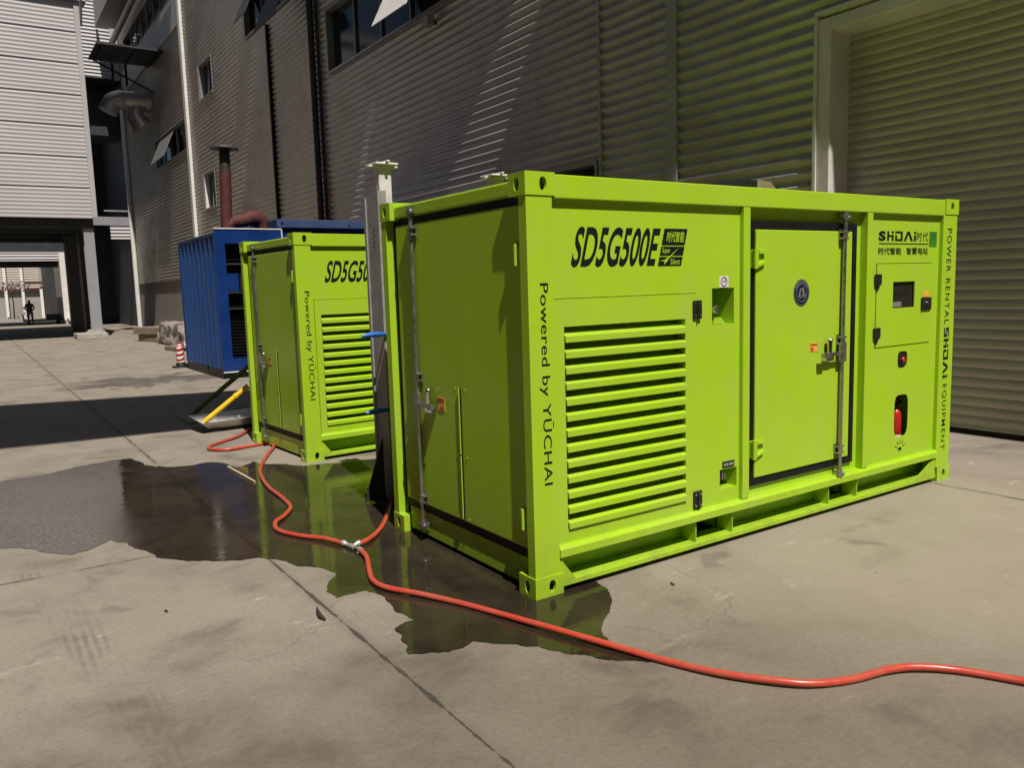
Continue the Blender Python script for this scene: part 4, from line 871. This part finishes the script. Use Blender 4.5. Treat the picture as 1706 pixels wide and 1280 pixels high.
# hood over the duct
hd = thing('metal_canopy', 'dark metal canopy sticking out of the building high above the duct', 'canopy', (XW, 39.6, 13.3))
def hpart(m, name, mt, root): o = m.build(name, mt, root); o.location = -Vector(root.location); return o
m = MB(); m.box(3.40, XW - 0.04, 38.1, 41.1, 13.28, 13.36); hpart(m, 'roof_sheet', M['darkst'], hd)
m = MB()
for x in (3.6, 5.0, 6.0): m.box(x, x + 0.08, 38.2, 41.0, 13.18, 13.278)
m.tube([(3.7, 40.9, 13.2), (6.2, 40.9, 12.0)], 0.05, 8); m.tube([(5.0, 40.9, 13.2), (5.0, 40.9, 12.2)], 0.06, 8); m.tube([(4.4, 40.9, 13.2), (4.4, 40.9, 12.2)], 0.06, 8); hpart(m, 'strut', M['darkst'], hd)
du = thing('ventilation_duct', 'silver ventilation duct leaving the wall beneath the dark canopy', 'duct', (XW, 42, 11.7))
m = MB(); m.tube(spline([(XW, 42, 11.75), (5.6, 42, 11.75), (4.9, 42, 11.72), (4.45, 42, 11.55), (4.2, 42, 11.1)], 6), [0.42] * 13 + [0.45] * 12, 18); hpart(m, 'pipe', M['alu'], du)
m = MB(); m.tube([(XW - 0.35, 42, 11.75), (XW - 0.04, 42, 11.75)], 0.52, 18); hpart(m, 'flange', M['alu'], du)
m = MB(); m.tube([(5.55, 42, 11.5), (5.45, 42, 11.0), (5.75, 42, 10.5)], [0.32, 0.40, 0.52], 16); m.tube([(5.74, 42, 10.52), (5.78, 42, 10.46)], 0.56, 16); hpart(m, 'outlet', M['alu'], du)

# ------------------------------------------------------------------ bridge building across the end of the yard
ba = thing('overhead_building', 'pale ribbed building block spanning the end of the yard on grey columns', 'building', (-4, 37, 0))
m = MB(); ribbed(m, (-14, 37.0, 0), (1, 0, 0), (0, -1, 0), 16.45, 5.42, 14.6, 0.166, 0.013, TRAP, 8); hpart(m, 'ribbed_facade', M['facade'], ba)
m = MB(); m.box(2.45, 2.66, 36.93, 37.05, 5.40, 14.6, 0.01); m.box(-14, 2.448, 36.94, 37.03, 5.36, 5.42); hpart(m, 'edge_trim', M['facade'], ba)
m = MB(); m.box(-14, 2.95, 36.80, 37.6, 14.62, 15.0); m.prism([(36.4, 14.6), (37.0, 14.6), (37.0, 13.6)], 2.67, 2.75, 'x'); hpart(m, 'roof_gutter', M['facade'], ba)
m = MB(); m.box(2.55, 2.64, 37.06, 49.9, 5.5, 14.5); m.box(-14, 2.5, 37.1, 49.9, 5.45, 5.6); m.box(-14, 2.5, 37.7, 49.9, 14.4, 14.6); hpart(m, 'shell', M['darkst'], ba)
m = MB()
for yy in (37.25, 40.5, 44, 47.5): m.box(-14, 2.5, yy, yy + 0.3, 4.95, 5.44)
m.box(-14, 2.4, 41.5, 41.55, 4.55, 4.62); hpart(m, 'girder', M['darkst'], ba)
m = MB(); m.box(2.08, 2.50, 37.3, 37.34, 0.27, 5.35); m.box(2.08, 2.50, 37.66, 37.70, 0.27, 5.35); m.box(2.26, 2.32, 37.34, 37.66, 0.27, 5.35); hpart(m, 'column', M['greyst'], ba)
m = MB(); bx = [rect(1.38, 2.62, 36.6, 38.2)]; m.box(1.38, 2.62, 36.6, 38.2, 0.0, 0.26, 0.03); m.prism([(1.85, 0.261), (2.62, 0.261), (2.52, 0.40), (1.98, 0.40)], 37.2, 37.8, 'y'); hpart(m, 'column_base', M['conc'], ba)
m = MB(); m.box(1.68, 2.20, 41.4, 41.8, 0.0, 4.9); m.box(2.36, 2.5, 41.81, 49.5, 0.0, 5.44); hpart(m, 'passage_wall', M['darkst'], ba)

# tower and recess behind it
tb = thing('ribbed_tower', 'tall pale ribbed tower block behind the overhead building', 'building', (4.4, 50, 0))
m = MB(); ribbed(m, (2.7, 50.0, 0), (1, 0, 0), (0, -1, 0), 3.1, 14.6, 27.0, 0.20, 0.04); hpart(m, 'upper_wall', M['facade'], tb)
m = MB(); m.box(5.8, 6.20, 49.92, 50.05, 14.55, 27.0, 0.02); m.box(4.20, 4.32, 49.93, 49.96, 14.6, 27.0); hpart(m, 'corner_trim', M['facade'], tb)
m = MB(); m.box(2.7, 6.2, 50.06, 60.0, 14.56, 14.75); m.box(2.7, 2.75, 50.06, 57, 14.8, 27); m.box(6.22, 6.3, 50.06, 60, 0, 27); hpart(m, 'soffit', M['darkst'], tb)
m = MB(); ribbed(m, (4.1, 59.6, 0), (1, 0, 0), (0, -1, 0), 2.12, 0.0, 14.55, 0.20, 0.04); hpart(m, 'lower_wall', M['darkst'], tb)
m = MB(); m.box(3.6, 6.1, 50.0, 50.12, 6.12, 6.62); m.box(4.7, 6.1, 50.0, 50.06, 6.93, 7.02); hpart(m, 'girder', M['greyst'], tb)
m = MB(); ribbed(m, (4.95, 50.02, 0), (1, 0, 0), (0, -1, 0), 1.15, 5.32, 6.10, 0.20, 0.04); hpart(m, 'wall_panel', M['facade'], tb)
m = MB(); m.box(2.7, 6.2, 51.5, 54.0, 11.6, 14.0); hpart(m, 'plant_box', M['darkst'], tb)

# second portal further down, and the lit building at the very end
po = thing('far_portal', 'pale ribbed gateway seen through the dark passage', 'building', (0, 62, 0))
m = MB(); ribbed(m, (-14, 62, 0), (1, 0, 0), (0, -1, 0), 17.2, 4.55, 5.15, 0.20, 0.04); hpart(m, 'header', M['facade'], po)
m = MB(); m.box(3.15, 3.60, 61.9, 62.2, 0.35, 5.15); m.tube([(3.40, 61.8, 0.55), (3.45, 61.8, 0.35), (3.8, 61.8, 0.3)], 0.12, 8); hpart(m, 'white_column', M['white'], po)
m = MB(); m.box(3.2, 3.55, 61.92, 62.18, 0.0, 0.349); hpart(m, 'column_foot', M['conc'], po)
m = MB(); m.box(-14, 3.6, 62.2, 73, 5.2, 5.5); m.box(-14, 3.1, 62.3, 62.6, 4.1, 4.56); m.box(-14, 3.6, 62.05, 62.19, 5.16, 10.0); m.box(3.65, 3.8, 62.2, 73, 0, 5.2); m.box(3.62, 9.0, 62.05, 62.25, 0, 9.0); hpart(m, 'shell', M['darkst'], po)
m = MB(); ribbed(m, (3.62, 62.3, 0), (0, 1, 0), (-1, 0, 0), 10.0, 2.0, 5.1, 0.2, 0.04); hpart(m, 'side_wall', M['wall'], po)
fb = thing('far_building', 'sunlit pale building with white columns at the far end of the passage', 'building', (0, 95, 0))
m = MB(); ribbed(m, (-25, 95, 0), (1, 0, 0), (0, -1, 0), 29.0, 2.9, 9.0, 0.25, 0.04); hpart(m, 'upper_wall', M['beige'], fb)
m = MB(); m.box(-25, 5.2, 95.02, 95.2, 0.0, 2.9); m.box(4.0, 5.2, 94.9, 95.01, 2.6, 9.0); hpart(m, 'lower_wall', M['plinth'], fb)
m = MB(); m.box(-25, 4.6, 94.6, 94.99, 2.85, 3.0); m.box(2.3, 4.5, 94.3, 94.59, 3.5, 3.75); hpart(m, 'ledge', M['rust'], fb)
for x in (-0.9, 0.75, 2.25, 3.9):
    m = MB(); m.box(x, x + 0.26, 94.2, 94.45, 0.0, 8.5 if x < 3 else 3.0); hpart(m, 'column', M['white'], fb)
hpart(MB().box(3.8, 10, 78, 78.3, 0, 9), 'side_wall', M['darkst'], fb); hpart(MB().box(3.9, 4.6, 84, 90, 0, 8), 'side_block', M['darkst'], fb)
mt_ = MB(); rnd = random.Random(5)
sh = thing('small_tree', 'small bare brownish tree in front of the far columns', 'tree', (1.3, 92, 0))
m = MB(); m.tube([(0, 0, 0), (0.05, 0, 1.6), (0.0, 0, 2.6)], [0.08, 0.06, 0.03], 8); m.build('trunk', M['leaf'], sh)
m = MB()
for k in range(260):
    a, b, r_ = rnd.uniform(0, 6.28), rnd.uniform(-1, 1), rnd.random() ** 0.5
    p_ = Vector((math.cos(a) * 1.3 * r_ + 0.2, math.sin(a) * 0.9 * r_, 3.2 + 0.75 * b * (1 - 0.4 * r_))); q = Vector((rnd.uniform(-1, 1), rnd.uniform(-1, 1), rnd.uniform(-1, 1))) * 0.14; w2 = Vector((rnd.uniform(-1, 1), rnd.uniform(-1, 1), rnd.uniform(-1, 1))) * 0.14
    m.add([p_, p_ + q, p_ + q + w2, p_ + w2], [(0, 1, 2, 3)])
m.build('crown', mat("dry_foliage", (0.10, 0.075, 0.05), 0.8, var=0.4, vscale=2), sh)

# low trolley and the person standing beside it
tl = thing('flat_trolley', 'low dark flatbed trolley by the far gateway', 'trolley', (2.1, 66.0, 0))
m = MB(); m.box(-1.3, 1.3, -0.5, 0.5, 0.26, 0.40, 0.02); m.build('deck', M['darkst'], tl)
m = MB(); m.tube([(-1.25, -0.45, 0.4), (-1.3, -0.45, 0.78), (-1.3, 0.45, 0.78), (-1.25, 0.45, 0.4)], 0.03, 8); m.build('push_bar', M['darkst'], tl)
for x in (-0.95, 0.95):
    for yy in (-0.42, 0.42): m = MB(); m.cyl((x, yy - 0.05, 0.13), (x, yy + 0.05, 0.13), 0.13, 16); m.build('wheel', M['gasket'], tl)
m = MB(); m.box(0.2, 1.2, -0.4, 0.4, 0.402, 0.75, 0.03); m.build('load_box', M['darkst'], tl)
def skin_mesh(name, pts, edges, m_, root_i, parent=None, sub=2):
    me = bpy.data.meshes.new(name); me.from_pydata([p[:3] for p in pts], edges, []); o = bpy.data.objects.new(name, me); COL.objects.link(o)
    md = o.modifiers.new("s", 'SKIN'); md.use_smooth_shade = True
    if not me.skin_vertices: me.attributes.new
    for i, p in enumerate(pts):
        sv = me.skin_vertices[0].data[i]; sv.radius = (p[3], p[3]); sv.use_root = (i == root_i)
    o.modifiers.new("u", 'SUBSURF').levels = sub; bpy.context.view_layer.update()
    me2 = bpy.data.meshes.new_from_object(o.evaluated_get(bpy.context.evaluated_depsgraph_get())); bpy.data.objects.remove(o)
    me2.name = name; me2.materials.clear(); me2.materials.append(m_); o = bpy.data.objects.new(name, me2); COL.objects.link(o)
    if parent: o.parent = parent
    return o
pts = [(0, 0, 0.95, 0.13), (0, 0, 1.15, 0.13), (0, 0, 1.35, 0.15), (0, 0.0, 1.50, 0.06), (0, -0.02, 1.62, 0.095), (0, -0.02, 1.72, 0.085),
       (0.19, 0, 1.40, 0.065), (0.26, -0.02, 1.15, 0.047), (0.20, -0.18, 1.05, 0.036), (0.10, -0.25, 1.08, 0.04),
       (-0.19, 0, 1.40, 0.065), (-0.27, -0.02, 1.15, 0.047), (-0.22, -0.16, 1.02, 0.036), (-0.12, -0.24, 1.06, 0.04),
       (0.10, 0, 0.86, 0.095), (0.11, -0.02, 0.48, 0.065), (0.12, 0.02, 0.09, 0.045), (0.13, -0.12, 0.04, 0.04),
       (-0.10, 0, 0.86, 0.095), (-0.11, -0.02, 0.48, 0.065), (-0.13, 0.02, 0.09, 0.045), (-0.14, -0.12, 0.04, 0.04)]
ed = [(0, 1), (1, 2), (2, 3), (3, 4), (4, 5), (2, 6), (6, 7), (7, 8), (8, 9), (2, 10), (10, 11), (11, 12), (12, 13), (0, 14), (14, 15), (15, 16), (16, 17), (0, 18), (18, 19), (19, 20), (20, 21)]
pe = skin_mesh('person', pts, ed, M['cloth'], 0); pe.location = (1.22, 64.9, 0.0); pe.scale = (1.08, 1.08, 1.08)
tag(pe, 'distant dark silhouette of a person standing beside the trolley in the passage', 'person')

# ------------------------------------------------------------------ unseen building left of the yard and behind the camera, added to cut sky light
wh = thing('unseen_warehouse', 'unseen building left of the yard with a wing behind the camera, added to block sky light', 'building', (-12, 12, 0))
m = MB(); ribbed(m, (-11.0, -30, 0), (0, 1, 0), (1, 0, 0), 66.5, 1.2, 26.0, 0.166, 0.034); ribbed(m, (-10.9, -24, 0), (1, 0, 0), (0, 1, 0), 26.0, 1.2, 28.0, 0.166, 0.034); hpart(m, 'ribbed_wall', M['wall'], wh)
m = MB(); m.box(-11.2, -11.02, -30, 36.5, 0, 1.19); m.box(-25, -11.1, -30, 36.5, 25.9, 26.1); m.box(-10.9, 15.1, -24.2, -24.02, 0, 1.19); m.box(-10.9, 15.1, -40, -24.1, 27.9, 28.1); hpart(m, 'plinth', M['plinth'], wh)
